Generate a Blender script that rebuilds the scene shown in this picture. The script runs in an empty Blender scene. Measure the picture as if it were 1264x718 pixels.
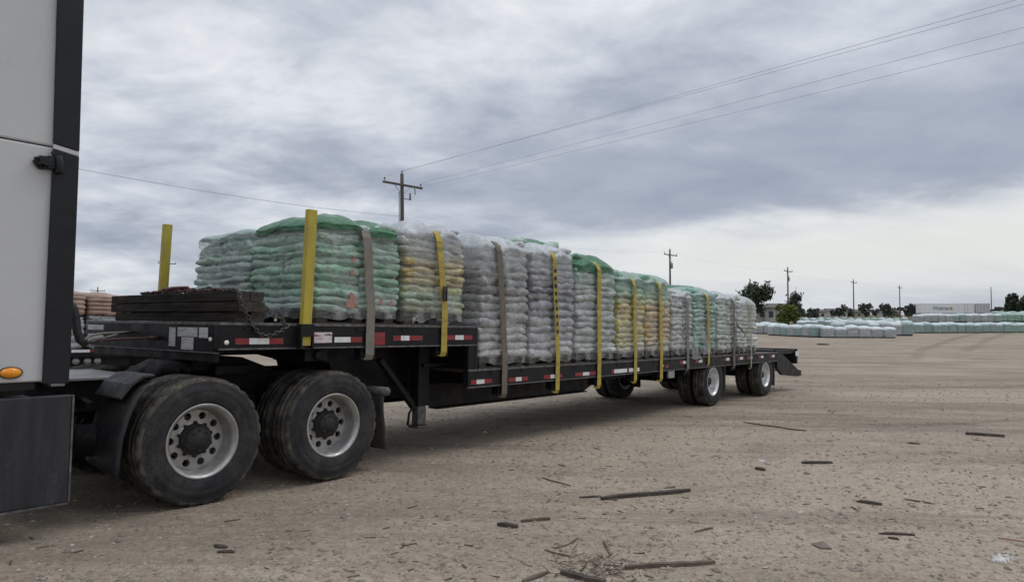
import bpy, bmesh, math, random
from mathutils import Vector, Matrix, noise
R = math.radians
rnd = random.Random(7)
sc = bpy.context.scene
COL = sc.collection

# ------------------------------------------------------------------ camera
F, CX, CY, HOR = 850.0, 632.0, 359.0, 388.0
PITCH = math.atan((HOR - CY) / F)
HC = 2.10            # camera height above the far flat yard
HP = 1.505           # camera height above the ground plane the lorry stands on
cd = bpy.data.cameras.new('camera'); cam = bpy.data.objects.new('camera', cd); COL.objects.link(cam)
cd.sensor_width = 36.0; cd.lens = F / 1264.0 * 36.0; cd.clip_start = 0.05; cd.clip_end = 20000
cam.location = (0, 0, HC); cam.rotation_euler = (R(90) + PITCH, 0, 0)
sc.camera = cam
CAM = Vector((0, 0, HC))

def ray(px, py):
    X = (px - CX) / F; Z = -(py - CY) / F
    return Vector((X, math.cos(PITCH) - Z * math.sin(PITCH), math.sin(PITCH) + Z * math.cos(PITCH)))

# ------------------------------------------------------------------ lorry frame: X rearwards along the trailer, Y across (away), Z up
D_ = ray(1330, 413).normalized()
N_ = Vector((0, 0, 1)).cross(D_).normalized()
U_ = D_.cross(N_).normalized()
T = Matrix(((D_.x, N_.x, U_.x, 0), (D_.y, N_.y, U_.y, 0), (D_.z, N_.z, U_.z, 0), (0, 0, 0, 1)))
T.translation = CAM - U_ * HP

SH = Vector((D_.x, D_.y)).normalized()
SLOPE = -D_.z / math.hypot(D_.x, D_.y)
def gz(x, y):
    s = x * SH.x + y * SH.y
    if s < -3:
        t = min(-3 - s, 8.0); i = -3 - (t - t * t / 16.0)
    elif s < 20: i = s
    else:
        t = min(s - 20, 12.0); i = 20 + (t - t * t / 24.0)
    return HC - HP / U_.z - SLOPE * i
def gp(px, py):
    r = ray(px, py); a, b = 0.5, 3000.0
    for _ in range(60):
        m = (a + b) / 2; p = CAM + r * m
        if p.z > gz(p.x, p.y): a = m
        else: b = m
    p = CAM + r * a
    return Vector((p.x, p.y, gz(p.x, p.y)))
def at_depth(px, py, D):
    r = ray(px, py); return CAM + r * (D / r.y)

# ------------------------------------------------------------------ mesh builder
class MB:
    def __init__(s): s.v = []; s.f = []; s.m = []; s.mi = 0; s.sm = False; s.fs = []
    def add(s, vs, fs):
        o = len(s.v); s.v += [Vector(v) for v in vs]
        for f in fs: s.f.append([i + o for i in f]); s.m.append(s.mi); s.fs.append(s.sm)
        return s
    def box(s, x0, x1, y0, y1, z0, z1):
        return s.add([(x0,y0,z0),(x1,y0,z0),(x1,y1,z0),(x0,y1,z0),(x0,y0,z1),(x1,y0,z1),(x1,y1,z1),(x0,y1,z1)],
                     [(3,2,1,0),(4,5,6,7),(0,1,5,4),(1,2,6,5),(2,3,7,6),(3,0,4,7)])
    def beam(s, p0, p1, w, h, up=(0,0,1)):
        p0, p1 = Vector(p0), Vector(p1); t = (p1 - p0).normalized(); up = Vector(up)
        a = t.cross(up)
        if a.length < 1e-4: a = t.cross(Vector((1,0,0)))
        a.normalize(); b = a.cross(t).normalized(); a *= w / 2; b *= h / 2
        return s.add([p0-a-b,p0+a-b,p0+a+b,p0-a+b,p1-a-b,p1+a-b,p1+a+b,p1-a+b],
                     [(0,1,2,3),(7,6,5,4),(4,5,1,0),(5,6,2,1),(6,7,3,2),(7,4,0,3)])
    def tube(s, pts, r, n=8, close=False, rr=None):
        pts = [Vector(p) for p in pts]; vs = []; fs = []; k = len(pts); a = None
        for i, p in enumerate(pts):
            if close: t = pts[(i+1) % k] - pts[i-1]
            else: t = pts[min(i+1, k-1)] - pts[max(i-1, 0)]
            t.normalize()
            if a is None:
                a = t.cross(Vector((0,0,1)))
                if a.length < .05: a = t.cross(Vector((1,0,0)))
            a = (a - t * a.dot(t)).normalized(); b = t.cross(a)
            q = rr[i] if rr else r
            for j in range(n):
                an = 2*math.pi*j/n; vs.append(p + a*(q*math.cos(an)) + b*(q*math.sin(an)))
        for i in range(k if close else k-1):
            for j in range(n):
                i2 = (i+1) % k
                fs.append((i*n+j, i*n+(j+1)%n, i2*n+(j+1)%n, i2*n+j))
        if not close: fs += [tuple(range(n))[::-1], tuple((k-1)*n+j for j in range(n))]
        o = s.sm; s.sm = True; s.add(vs, fs); s.sm = o; return s
    def lathe(s, prof, c, n=48, mod=None, closed=False):     # prof: (r, y) around the Y axis through c
        c = Vector(c); vs = []; fs = []; k = len(prof)
        for j in range(n):
            a = 2*math.pi*j/n
            for i, (r, y) in enumerate(prof):
                q = r + (mod(i, j, r, y) if mod else 0)
                vs.append(c + Vector((q*math.cos(a), y, q*math.sin(a))))
        for j in range(n):
            j2 = (j+1) % n
            for i in range(k-1): fs.append((j*k+i, j*k+i+1, j2*k+i+1, j2*k+i))
        o = s.sm; s.sm = True; s.add(vs, fs); s.sm = o; return s
    def prism(s, poly, y0, y1, ax='y'):         # polygon in (x,z) extruded along y, or (y,z) along x, or (x,y) along z
        n = len(poly)
        def P(a, b, t): return {'y': (a, t, b), 'x': (t, a, b), 'z': (a, b, t)}[ax]
        vs = [P(a, b, y0) for a, b in poly] + [P(a, b, y1) for a, b in poly]
        fs = [tuple(range(n)), tuple(range(2*n-1, n-1, -1))] + [((i+1)%n, i, n+i, n+(i+1)%n) for i in range(n)]
        return s.add(vs, fs)
    def ribbon(s, pts, wv, th):                 # flat strip: polyline, width vector, thickness
        pts = [Vector(p) for p in pts]; wv = Vector(wv); vs = []; fs = []; k = len(pts)
        for i, p in enumerate(pts):
            t = (pts[min(i+1,k-1)] - pts[max(i-1,0)]).normalized(); nn = t.cross(wv).normalized() * th/2
            vs += [p-wv/2-nn, p+wv/2-nn, p+wv/2+nn, p-wv/2+nn]
        for i in range(k-1):
            a, b = i*4, i*4+4
            for j in range(4): fs.append((a+j, a+(j+1)%4, b+(j+1)%4, b+j))
        fs += [(3,2,1,0), tuple((k-1)*4+j for j in range(4))]
        return s.add(vs, fs)
    def grid(s, rows, closed=False):            # list of rows of points
        k = len(rows[0]); vs = [p for r_ in rows for p in r_]; fs = []
        for i in range(len(rows)-1):
            for j in range(k if closed else k-1):
                j2 = (j+1) % k; fs.append((i*k+j, i*k+j2, (i+1)*k+j2, (i+1)*k+j))
        o = s.sm; s.sm = True; s.add(vs, fs); s.sm = o; return s

BASE = {}
def mesh_of(mb, name, mats, base=Vector((0,0,0)), fix=True):
    me = bpy.data.meshes.new(name)
    me.from_pydata([tuple(v - base) for v in mb.v], [], mb.f)
    for m in (mats if isinstance(mats, (list, tuple)) else [mats]): me.materials.append(m)
    me.polygons.foreach_set('material_index', mb.m)
    me.polygons.foreach_set('use_smooth', mb.fs)
    if fix:
        bm = bmesh.new(); bm.from_mesh(me); bmesh.ops.recalc_face_normals(bm, faces=bm.faces); bm.to_mesh(me); bm.free()
    me.update(); return me
def part(name, mb, mats, parent, bev=0.0, label=None, fix=True):
    if parent.name == 'step_deck_trailer':
        for v in mb.v:                       # the nose is a little out of square
            if v.x < 3.06: v.x -= .05*max(0, v.y-5.70)
    b = BASE[parent.name]
    o = bpy.data.objects.new(name, mesh_of(mb, name, mats, b, fix)); COL.objects.link(o); o.parent = parent; BASE[o.name] = b
    if bev:
        md = o.modifiers.new('edge', 'BEVEL'); md.width = bev; md.segments = 2; md.limit_method = 'ANGLE'; md.angle_limit = R(40)
    if label: o['label'] = label
    return o
def sub_empty(name, parent):
    o = bpy.data.objects.new(name, None); COL.objects.link(o); o.parent = parent; BASE[o.name] = BASE[parent.name]; o.empty_display_size = .1; return o
def tag(o, label, cat, group=None):
    o['label'] = label; o['category'] = cat
    if group: o['group'] = group
    return o
def root(name, base, label, cat, group=None, frame=None):
    o = bpy.data.objects.new(name, None); COL.objects.link(o); base = Vector(base); o.empty_display_size = .2
    o.matrix_world = (frame if frame is not None else Matrix.Identity(4)) @ Matrix.Translation(base)
    BASE[o.name] = base; return tag(o, label, cat, group)
def single(name, mb, mats, base, label, cat, group=None, frame=None, bev=0.0, fix=True):
    base = Vector(base); o = bpy.data.objects.new(name, mesh_of(mb, name, mats, base, fix)); COL.objects.link(o)
    o.matrix_world = (frame if frame is not None else Matrix.Identity(4)) @ Matrix.Translation(base)
    if bev:
        md = o.modifiers.new('edge', 'BEVEL'); md.width = bev; md.segments = 2; md.limit_method = 'ANGLE'; md.angle_limit = R(40)
    return tag(o, label, cat, group)
def struct(name, mb, mats, kind='structure', fix=True):
    o = bpy.data.objects.new(name, mesh_of(mb, name, mats, fix=fix)); COL.objects.link(o); o['kind'] = kind; return o

# ------------------------------------------------------------------ materials
class NT:
    def __init__(s, nt): s.nt = nt; s.n = nt.nodes; s.l = nt.links
    def node(s, t, **k):
        o = s.n.new(t)
        for a, b in k.items(): setattr(o, a, b)
        return o
    def set(s, sock, v):
        if isinstance(v, bpy.types.NodeSocket): s.l.new(v, sock)
        elif v is not None: sock.default_value = v
    def math(s, op, a, b=None, c=None, clamp=False):
        o = s.node('ShaderNodeMath', operation=op, use_clamp=clamp); s.set(o.inputs[0], a)
        if b is not None: s.set(o.inputs[1], b)
        if c is not None: s.set(o.inputs[2], c)
        return o.outputs[0]
    def noise(s, vec, scale, detail=4, rough=.55, dist=0, out=0, dim='3D'):
        o = s.node('ShaderNodeTexNoise', noise_dimensions=dim); s.set(o.inputs['Vector'], vec); s.set(o.inputs['Scale'], scale)
        o.inputs['Detail'].default_value = detail; o.inputs['Roughness'].default_value = rough; o.inputs['Distortion'].default_value = dist
        return o.outputs[out]
    def voro(s, vec, scale, feature='F1', out='Distance'):
        o = s.node('ShaderNodeTexVoronoi', feature=feature); s.set(o.inputs['Vector'], vec); s.set(o.inputs['Scale'], scale); return o.outputs[out]
    def ramp(s, fac, a, b, lo=0.0, hi=1.0):
        o = s.node('ShaderNodeMapRange', clamp=True); s.set(o.inputs[0], fac)
        o.inputs[1].default_value = a; o.inputs[2].default_value = b; o.inputs[3].default_value = lo; o.inputs[4].default_value = hi
        o.interpolation_type = 'SMOOTHSTEP'; return o.outputs[0]
    def mix(s, fac, a, b, blend='MIX'):
        o = s.node('ShaderNodeMix', data_type='RGBA', blend_type=blend); s.set(o.inputs[0], fac)
        for i, v in ((6, a), (7, b)):
            s.set(o.inputs[i], v if isinstance(v, bpy.types.NodeSocket) else (*v, 1) if len(v) == 3 else v)
        return o.outputs[2]
    def map(s, vec, scale=(1,1,1), loc=(0,0,0), rot=(0,0,0)):
        o = s.node('ShaderNodeMapping'); s.set(o.inputs[0], vec); o.inputs[1].default_value = loc; o.inputs[2].default_value = rot; o.inputs[3].default_value = scale; return o.outputs[0]
    def bump(s, h, strength=.5, dist=.01, nrm=None):
        o = s.node('ShaderNodeBump'); s.set(o.inputs['Height'], h); o.inputs['Strength'].default_value = strength; o.inputs['Distance'].default_value = dist
        if nrm is not None: s.l.new(nrm, o.inputs['Normal'])
        return o.outputs[0]
def new_mat(name):
    m = bpy.data.materials.new(name); m.use_nodes = True; t = NT(m.node_tree); b = t.n['Principled BSDF']; return m, t, b
def pmat(name, c1, c2=None, scale=4, rough=.6, metal=0.0, bump=0.0, bscale=60, bdist=.004, dust=None, dustamt=.35, stretch=(1,1,1), spec=.5, rvar=.12, lo=.35, hi=.7):
    m, t, b = new_mat(name)
    tc = t.node('ShaderNodeTexCoord').outputs['Object']; v = t.map(tc, stretch)
    n1 = t.noise(v, scale, 6, .6)
    col = t.mix(t.ramp(n1, lo, hi), c1, c2 or tuple(x*.75 for x in c1))
    if dust:
        n2 = t.noise(v, scale*.6, 5, .65, .6); n3 = t.noise(tc, scale*9, 3, .6)
        k = t.math('MULTIPLY', t.ramp(n2, .4, .75), t.math('MULTIPLY', t.ramp(n3, .25, .7), dustamt))
        col = t.mix(k, col, dust)
    t.set(b.inputs['Base Color'], col)
    t.set(b.inputs['Roughness'], t.ramp(t.noise(tc, scale*2.3, 4), .3, .7, max(.05, rough-rvar), min(1, rough+rvar)))
    b.inputs['Metallic'].default_value = metal; b.inputs['Specular IOR Level'].default_value = spec
    if bump: t.set(b.inputs['Normal'], t.bump(t.noise(v, bscale, 5, .6), bump, bdist))
    return m
DUST = (.20, .17, .135)
M = {}
M['cab_white'] = pmat('cab_white', (.50,.505,.51), (.46,.465,.47), 1.3, .35, dust=(.42,.40,.37), dustamt=.25, bump=.02, bscale=4)
M['trim_black'] = pmat('trim_black', (.008,.009,.012), (.012,.013,.017), 3, .45, dust=DUST, dustamt=.03, spec=.3)
M['skirt'] = pmat('skirt_plastic', (.020,.021,.025), (.030,.031,.035), 3, .55, dust=(.25,.24,.22), dustamt=.14, spec=.35, stretch=(5,5,.5), bump=.05, bscale=160, bdist=.001)
M['fender'] = pmat('fender_plastic', (.014,.015,.018), (.022,.023,.027), 4, .5, dust=DUST, dustamt=.18, spec=.35, bump=.08, bscale=120, bdist=.001)
M['frame'] = pmat('frame_black', (.007,.007,.008), (.012,.011,.011), 5, .65, dust=DUST, dustamt=.14, spec=.25, bump=.15, bscale=40, bdist=.002)
M['trailer'] = pmat('trailer_black', (.006,.006,.008), (.010,.009,.011), 3, .5, dust=DUST, dustamt=.05, spec=.25, bump=.08, bscale=30, bdist=.002)
M['edge'] = pmat('worn_edge', (.06,.06,.062), (.16,.155,.15), 14, .5, .3, dust=DUST, dustamt=.3)
M['deckwood'] = pmat('deck_wood', (.055,.045,.036), (.10,.085,.07), 4, .85, stretch=(.6,8,8), bump=.4, bscale=12)
M['rubber'] = pmat('tyre_rubber', (.016,.0165,.0185), (.026,.026,.028), 6, .82, dust=(.14,.13,.115), dustamt=.38, spec=.3, bump=.12, bscale=45, bdist=.003)
M['tread'] = pmat('tyre_tread', (.028,.027,.026), (.078,.070,.059), 7, .95, dust=(.20,.175,.14), dustamt=.7, spec=.2, bump=.7, bscale=55, bdist=.008, lo=.4, hi=.62)
M['rim'] = pmat('rim_steel', (.44,.43,.42), (.32,.31,.295), 6, .42, .65, dust=(.20,.18,.15), dustamt=.6)
M['rim_alu'] = pmat('rim_alloy', (.72,.72,.72), (.58,.57,.56), 6, .35, .5, dust=(.3,.27,.24), dustamt=.4)
M['hub'] = pmat('hub_grime', (.018,.018,.018), (.035,.032,.029), 20, .75, .2, bump=.3, bscale=60)
M['alu_plate'] = pmat('deck_plate', (.28,.28,.275), (.18,.175,.17), 6, .5, .6, dust=DUST, dustamt=.5, bump=.3, bscale=70, bdist=.003)
M['hose'] = pmat('hose_rubber', (.016,.016,.017), (.03,.03,.03), 20, .5)
M['amber'] = pmat('amber_lens', (.75,.25,.01), (.85,.35,.02), 30, .15)
M['red'] = pmat('tape_red', (.24,.012,.018), (.17,.014,.018), 20, .4, dust=DUST, dustamt=.3)
M['white'] = pmat('tape_white', (.74,.74,.74), (.6,.6,.6), 20, .4, dust=DUST, dustamt=.3)
M['lampred'] = pmat('lens_red', (.5,.02,.02), (.4,.02,.02), 10, .2)
M['lampwhite'] = pmat('lens_clear', (.8,.8,.7), (.75,.75,.6), 10, .2)
M['yellow'] = pmat('strap_yellow', (.47,.36,.05), (.28,.215,.06), 5, .8, dust=(.12,.10,.06), dustamt=.75, stretch=(.6,1,3), bump=.25, bscale=260, bdist=.001)
M['strapgrey'] = pmat('strap_grey', (.16,.15,.125), (.22,.20,.165), 9, .8, dust=(.1,.09,.08), dustamt=.5, bump=.25, bscale=260, bdist=.001)
M['strapbrown'] = pmat('strap_brown', (.12,.10,.075), (.17,.145,.11), 9, .8, dust=(.08,.07,.06), dustamt=.5, bump=.25, bscale=260, bdist=.001)
M['strappale'] = pmat('strap_pale', (.28,.30,.17), (.22,.24,.15), 9, .7, bump=.2, bscale=260, bdist=.001)
M['stake'] = pmat('stake_paint', (.44,.35,.04), (.35,.28,.045), 5, .6, dust=(.14,.11,.06), dustamt=.6, stretch=(3,3,.7), bump=.15, bscale=30)
M['timber'] = pmat('dunnage_wood', (.017,.0145,.012), (.042,.034,.027), 3, .95, stretch=(10,.6,10), bump=.9, bscale=9, bdist=.012, spec=.2)
M['timber_end'] = pmat('dunnage_end', (.05,.041,.033), (.02,.017,.014), 26, .9, bump=.4, bscale=50)
M['chain'] = pmat('chain_steel', (.11,.105,.10), (.07,.06,.052), 30, .5, .7)
M['rust'] = pmat('rust_chain', (.05,.026,.022), (.09,.035,.03), 30, .7, .3, bump=.4)
M['binder'] = pmat('binder_paint', (.13,.018,.02), (.09,.02,.02), 20, .6, dust=DUST, dustamt=.4)
M['palletwood'] = pmat('pallet_wood', (.065,.050,.037), (.03,.024,.019), 5, .9, stretch=(2,6,6), bump=.4, bscale=14)
M['polewood'] = pmat('pole_wood', (.075,.06,.05), (.11,.095,.08), 3, .9, stretch=(6,6,.4), bump=.4, bscale=12)
M['ceramic'] = pmat('insulator', (.18,.18,.19), (.12,.12,.13), 5, .3)
M['galv'] = pmat('galvanised', (.32,.33,.34), (.25,.26,.27), 6, .5, .4)
M['wire'] = pmat('wire', (.30,.31,.33), (.34,.35,.36), 2, .6)
M['stick'] = pmat('stick_wood', (.085,.062,.045), (.16,.125,.09), 6, .9, bump=.6, bscale=40, bdist=.004)
M['stickdark'] = pmat('stick_dark', (.04,.031,.025), (.085,.066,.05), 6, .9, bump=.6, bscale=40, bdist=.004)
M['bark'] = pmat('bark', (.05,.04,.03), (.08,.065,.05), 6, .9, bump=.5)
M['mudflap'] = pmat('mudflap', (.045,.042,.038), (.075,.066,.055), 5, .85, dust=(.2,.15,.11), dustamt=.6)
M['brickbag'] = pmat('red_bags', (.30,.18,.14), (.38,.28,.23), 2.5, .6, bump=.3, bscale=12, bdist=.02)
M['house'] = pmat('house_wall', (.5,.48,.44), (.4,.39,.36), .6, .8)
M['housebrown'] = pmat('house_wall_tan', (.35,.30,.25), (.28,.25,.21), .6, .8)
M['roof'] = pmat('roof_shingle', (.09,.085,.08), (.13,.12,.11), 3, .85)
M['window'] = pmat('window_glass', (.03,.035,.04), (.05,.055,.06), 2, .12)
M['trailerwhite'] = pmat('van_white', (.80,.80,.81), (.74,.74,.75), .8, .4)
M['trailergrey'] = pmat('van_grey', (.42,.42,.44), (.5,.5,.52), .8, .4)
M['blue'] = pmat('lettering_blue', (.02,.05,.18), (.025,.06,.2), 1, .5)
M['spark'] = pmat('lettering_yellow', (.75,.5,.05), (.7,.45,.05), 1, .5)
M['powder'] = pmat('white_powder', (.60,.59,.57), (.40,.37,.33), 9, .95, bump=.5, bscale=40)

# sheet with printed blur (illegible label)
def label_mat(name, bg, fg, sc_):
    m, t, b = new_mat(name); tc = t.node('ShaderNodeTexCoord').outputs['Object']
    w = t.noise(t.map(tc, (sc_*.5, sc_*.5, sc_*6)), 1, 2, .5)
    t.set(b.inputs['Base Color'], t.mix(t.ramp(w, .52, .6), bg, fg)); b.inputs['Roughness'].default_value = .5
    return m
M['notice'] = label_mat('notice_sheet', (.50,.50,.51), (.34,.34,.35), 14)
M['notice_plate'] = label_mat('name_plate', (.60,.53,.55), (.14,.06,.08), 16)

# bags: the film-coated print; base tint from the object colour
def bag_material():
    m, t, b = new_mat('bag_film')
    oi = t.node('ShaderNodeObjectInfo'); tc = t.node('ShaderNodeTexCoord').outputs['Object']
    off = t.node('ShaderNodeVectorMath', operation='ADD'); t.l.new(tc, off.inputs[0])
    rv = t.node('ShaderNodeCombineXYZ'); t.l.new(t.math('MULTIPLY', oi.outputs['Random'], 37.0), rv.inputs[0]); t.l.new(t.math('MULTIPLY', oi.outputs['Random'], 11.0), rv.inputs[1])
    t.l.new(rv.outputs[0], off.inputs[1]); v = off.outputs[0]
    tint = oi.outputs['Color']
    pale = t.mix(.42, tint, (.66,.68,.67))
    dark = t.mix(.62, tint, (.06,.065,.075))
    n1 = t.noise(t.map(v, (1, 1, 1.6)), 5.5, 4, .6, .5)
    col = t.mix(t.ramp(n1, .38, .64), pale, tint)
    n2 = t.noise(t.map(v, (1, 1, 3)), 13, 3, .6)
    col = t.mix(t.math('MULTIPLY', t.ramp(n2, .53, .64), .55), col, dark)
    n3 = t.noise(t.map(v, (8, 8, 30)), 2.0, 2, .5)
    col = t.mix(t.math('MULTIPLY', t.ramp(n3, .56, .64), t.ramp(n1, .4, .6, .15, .75)), col, dark)
    n5 = t.noise(v, 3.1, 3, .6)
    col = t.mix(t.math('MULTIPLY', t.ramp(n5, .5, .78), .4), col, (.30,.26,.21))
    sx_ = t.node('ShaderNodeSeparateXYZ'); t.l.new(tc, sx_.inputs[0])
    c0 = t.math('MULTIPLY', t.math('SUBTRACT', oi.outputs['Random'], .5), .30)
    pan = t.ramp(t.math('ABSOLUTE', t.math('SUBTRACT', t.math('ADD', sx_.outputs[0], t.math('MULTIPLY', n1, .06)), c0)), .095, .075)
    txt = t.noise(t.map(v, (60, 20, 46)), 1.0, 2, .5)
    col = t.mix(t.math('MULTIPLY', pan, t.math('ADD', .18, t.math('MULTIPLY', t.ramp(txt, .5, .58), .42))), col, dark)
    t.set(b.inputs['Base Color'], col)
    t.set(b.inputs['Roughness'], t.ramp(n2, .3, .7, .28, .5)); b.inputs['Specular IOR Level'].default_value = .45
    wr = t.noise(t.map(v, (1, 1, 2.2)), 15, 5, .6, 1.2); fi = t.noise(v, 60, 3, .6, .6)
    t.set(b.inputs['Normal'], t.bump(fi, .35, .004, t.bump(wr, 1.0, .028)))
    return m
M['bag'] = bag_material()
def film_material(name, tint, lo, hi, side=None):
    m, t, b = new_mat(name)
    tc = t.node('ShaderNodeTexCoord').outputs['Object']; oi = t.node('ShaderNodeObjectInfo')
    n1 = t.noise(t.map(tc, (1, 1, .6)), 4.2, 5, .65, .8); n2 = t.noise(t.map(tc, (1, 1, 2.5)), 14, 4, .6, 1.0)
    b.inputs['Base Color'].default_value = (*tint, 1); b.inputs['Roughness'].default_value = .2
    t.set(b.inputs['Normal'], t.bump(n2, 1.0, .028, t.bump(t.noise(t.map(tc, (1, 1, .35)), 26, 3, .6, .6), .35, .008)))
    tr = t.node('ShaderNodeBsdfTransparent'); mx = t.node('ShaderNodeMixShader')
    fac = t.math('ADD', t.ramp(n1, .35, .7, lo, hi), t.ramp(n2, .5, .7, 0, .12))
    if side is not None:
        gn = t.node('ShaderNodeNewGeometry'); sz_ = t.node('ShaderNodeSeparateXYZ'); t.l.new(gn.outputs['Normal'], sz_.inputs[0])
        k_ = t.ramp(t.math('ADD', t.math('ABSOLUTE', sz_.outputs[2]), t.math('MULTIPLY', t.math('SUBTRACT', n1, .5), .5)), .0, .6, side, 1.0); fac = t.math('MULTIPLY', fac, k_)
    t.set(mx.inputs[0], fac); t.l.new(tr.outputs[0], mx.inputs[1]); t.l.new(b.outputs[0], mx.inputs[2])
    t.l.new(mx.outputs[0], t.n['Material Output'].inputs[0]); return m
M['film'] = film_material('stretch_film', (.68,.71,.70), .04, .36)
M['film_torn'] = film_material('torn_film', (.50,.53,.53), .2, .6)
M['film_white'] = film_material('cover_sheet_white', (.58,.61,.63), .72, 1.0, .36)
M['film_green'] = film_material('cover_sheet_green', (.035,.17,.07), .9, 1.0, .7)
M['film_pale'] = film_material('cover_sheet_pale_green', (.36,.49,.42), .7, 1.0, .35)

def yard_material(name, c1, c2, c3):
    m, t, b = new_mat(name); tc = t.node('ShaderNodeTexCoord').outputs['Object']; oi = t.node('ShaderNodeObjectInfo')
    off = t.node('ShaderNodeVectorMath', operation='ADD'); t.l.new(tc, off.inputs[0])
    rv = t.node('ShaderNodeCombineXYZ'); t.l.new(t.math('MULTIPLY', oi.outputs['Random'], 37.0), rv.inputs[0]); t.l.new(rv.outputs[0], off.inputs[1]); v = off.outputs[0]
    col = t.mix(t.ramp(t.noise(t.map(v, (1,1,2.5)), 2.6, 4, .6), .35, .65), c1, c2)
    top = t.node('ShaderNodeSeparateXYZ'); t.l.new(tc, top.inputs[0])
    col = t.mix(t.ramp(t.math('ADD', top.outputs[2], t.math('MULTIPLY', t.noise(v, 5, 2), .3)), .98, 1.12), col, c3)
    col = t.mix(t.math('MULTIPLY', oi.outputs['Random'], .35), col, (.2,.22,.215))
    t.set(b.inputs['Base Color'], col); b.inputs['Roughness'].default_value = .4
    t.set(b.inputs['Normal'], t.bump(t.noise(t.map(v, (1,1,2)), 9, 4, .6, 1), .6, .03)); return m
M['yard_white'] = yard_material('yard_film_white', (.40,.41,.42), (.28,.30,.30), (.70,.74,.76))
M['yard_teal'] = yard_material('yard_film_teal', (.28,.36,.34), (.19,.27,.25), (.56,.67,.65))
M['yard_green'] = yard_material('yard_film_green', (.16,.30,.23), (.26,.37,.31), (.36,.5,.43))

def ground_material():
    m, t, b = new_mat('gravel_yard')
    tc = t.node('ShaderNodeTexCoord').outputs['Object']
    big = t.noise(tc, .22, 5, .6, .6); mid = t.noise(tc, 1.3, 5, .65, .4); fine = t.noise(tc, 22, 4, .7); vf = t.noise(tc, 75, 3, .7)
    col = t.mix(t.ramp(big, .38, .64), (.425,.352,.272), (.342,.280,.213))
    col = t.mix(t.math('MULTIPLY', t.ramp(mid, .45, .75), .55), col, (.47,.39,.295))
    # worn tracks: long streaks swept across the yard
    tr = t.noise(t.map(tc, (.05, .85, 1), (3, 1, 0), (0, 0, R(-14))), 1, 4, .6, .8)
    col = t.mix(t.math('MULTIPLY', t.ramp(tr, .52, .66), .6), col, (.19,.16,.124))
    tr2 = t.noise(t.map(tc, (.04, .5, 1), (9, 4, 0), (0, 0, R(24))), 1, 4, .6, .8)
    col = t.mix(t.math('MULTIPLY', t.ramp(tr2, .53, .66), .5), col, (.20,.168,.132))
    pt = t.noise(t.map(tc, (.35, .8, 1), (5, 2, 0), (0,0,R(-20))), 1, 6, .68, .4)
    col = t.mix(t.math('MULTIPLY', t.ramp(pt, .47, .62), .45), col, (.21,.168,.122))
    dk = t.noise(tc, 4.5, 5, .7, .4)
    col = t.mix(t.math('MULTIPLY', t.ramp(dk, .55, .70), .5), col, (.20,.165,.122))
    dk2 = t.noise(tc, 10, 5, .75, .3)
    col = t.mix(t.math('MULTIPLY', t.ramp(dk2, .50, .68), .38), col, (.19,.157,.115))
    col = t.mix(t.math('MULTIPLY', t.ramp(dk2, .46, .34), .35), col, (.50,.42,.315))
    # wheel tracks and darker patches lying on the yard
    flat = t.map(tc, (1, 1, 0)); wob = t.noise(tc, .9, 4, .6); wob2 = t.noise(tc, 5, 4, .65)
    for (ax, ay, bx, by, wd, st_) in ((119.8,161.4,39,60.7,.55,.55),(39,60.7,24,40.5,.5,.5),(24,40.5,19.3,33.1,.45,.35),(122,160,41.2,59.6,.55,.45),(41.2,59.6,26,39.5,.5,.4),(9.5,33,14.5,33.6,.3,.3),(14.5,33.6,18.2,24.6,.35,.35),(10.2,18.6,14.9,19.9,.55,.45),(8,20.5,15,21.6,.4,.3),(6.0,11.3,7.5,11.5,.30,.75),(3.9,11.9,6.1,11.35,.10,.5),(7.4,11.55,9.3,12.4,.12,.5),(5.0,12.6,6.2,12.4,.2,.35),(5.5,8.6,7.3,7.9,.4,.3),(2.4,8.7,3.1,8.6,.2,.3),(9,14.5,12.5,14.3,.5,.25)):
        L_ = math.hypot(bx-ax, by-ay); sb = t.node('ShaderNodeVectorMath', operation='SUBTRACT'); t.l.new(flat, sb.inputs[0]); sb.inputs[1].default_value = (ax, ay, 0)
        dt = t.node('ShaderNodeVectorMath', operation='DOT_PRODUCT'); t.l.new(sb.outputs[0], dt.inputs[0]); dt.inputs[1].default_value = ((bx-ax)/L_, (by-ay)/L_, 0)
        k_ = t.math('MINIMUM', t.math('MAXIMUM', dt.outputs['Value'], 0.0), L_)
        cx_ = t.node('ShaderNodeVectorMath', operation='SCALE'); cx_.inputs[0].default_value = ((bx-ax)/L_, (by-ay)/L_, 0); t.l.new(k_, cx_.inputs['Scale'])
        ds = t.node('ShaderNodeVectorMath', operation='DISTANCE'); t.l.new(sb.outputs[0], ds.inputs[0]); t.l.new(cx_.outputs[0], ds.inputs[1])
        dd = t.math('ADD', ds.outputs['Value'], t.math('MULTIPLY', t.math('SUBTRACT', wob, .5), wd*1.6))
        m_ = t.math('MULTIPLY', t.ramp(dd, wd, wd*.3), t.ramp(wob2, .3, .6, .3, 1.0))
        col = t.mix(t.math('MULTIPLY', m_, st_), col, (.135,.110,.082))
    # stones and grit
    vo = t.node('ShaderNodeTexVoronoi'); t.l.new(tc, vo.inputs['Vector']); vo.inputs['Scale'].default_value = 46
    sp = t.node('ShaderNodeSeparateColor'); t.l.new(vo.outputs['Color'], sp.inputs[0])
    st = t.math('MULTIPLY', t.ramp(vo.outputs['Distance'], .34, .22), t.ramp(sp.outputs[0], .55, .6))
    col = t.mix(t.math('MULTIPLY', st, .5), col, t.mix(sp.outputs[1], (.16,.128,.10), (.50,.44,.365)))
    col = t.mix(t.ramp(fine, .38, .64, 0, .62), col, t.mix(.55, col, (.10,.084,.067)))
    col = t.mix(t.ramp(vf, .58, .72, 0, .5), col, (.48,.415,.33))
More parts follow.
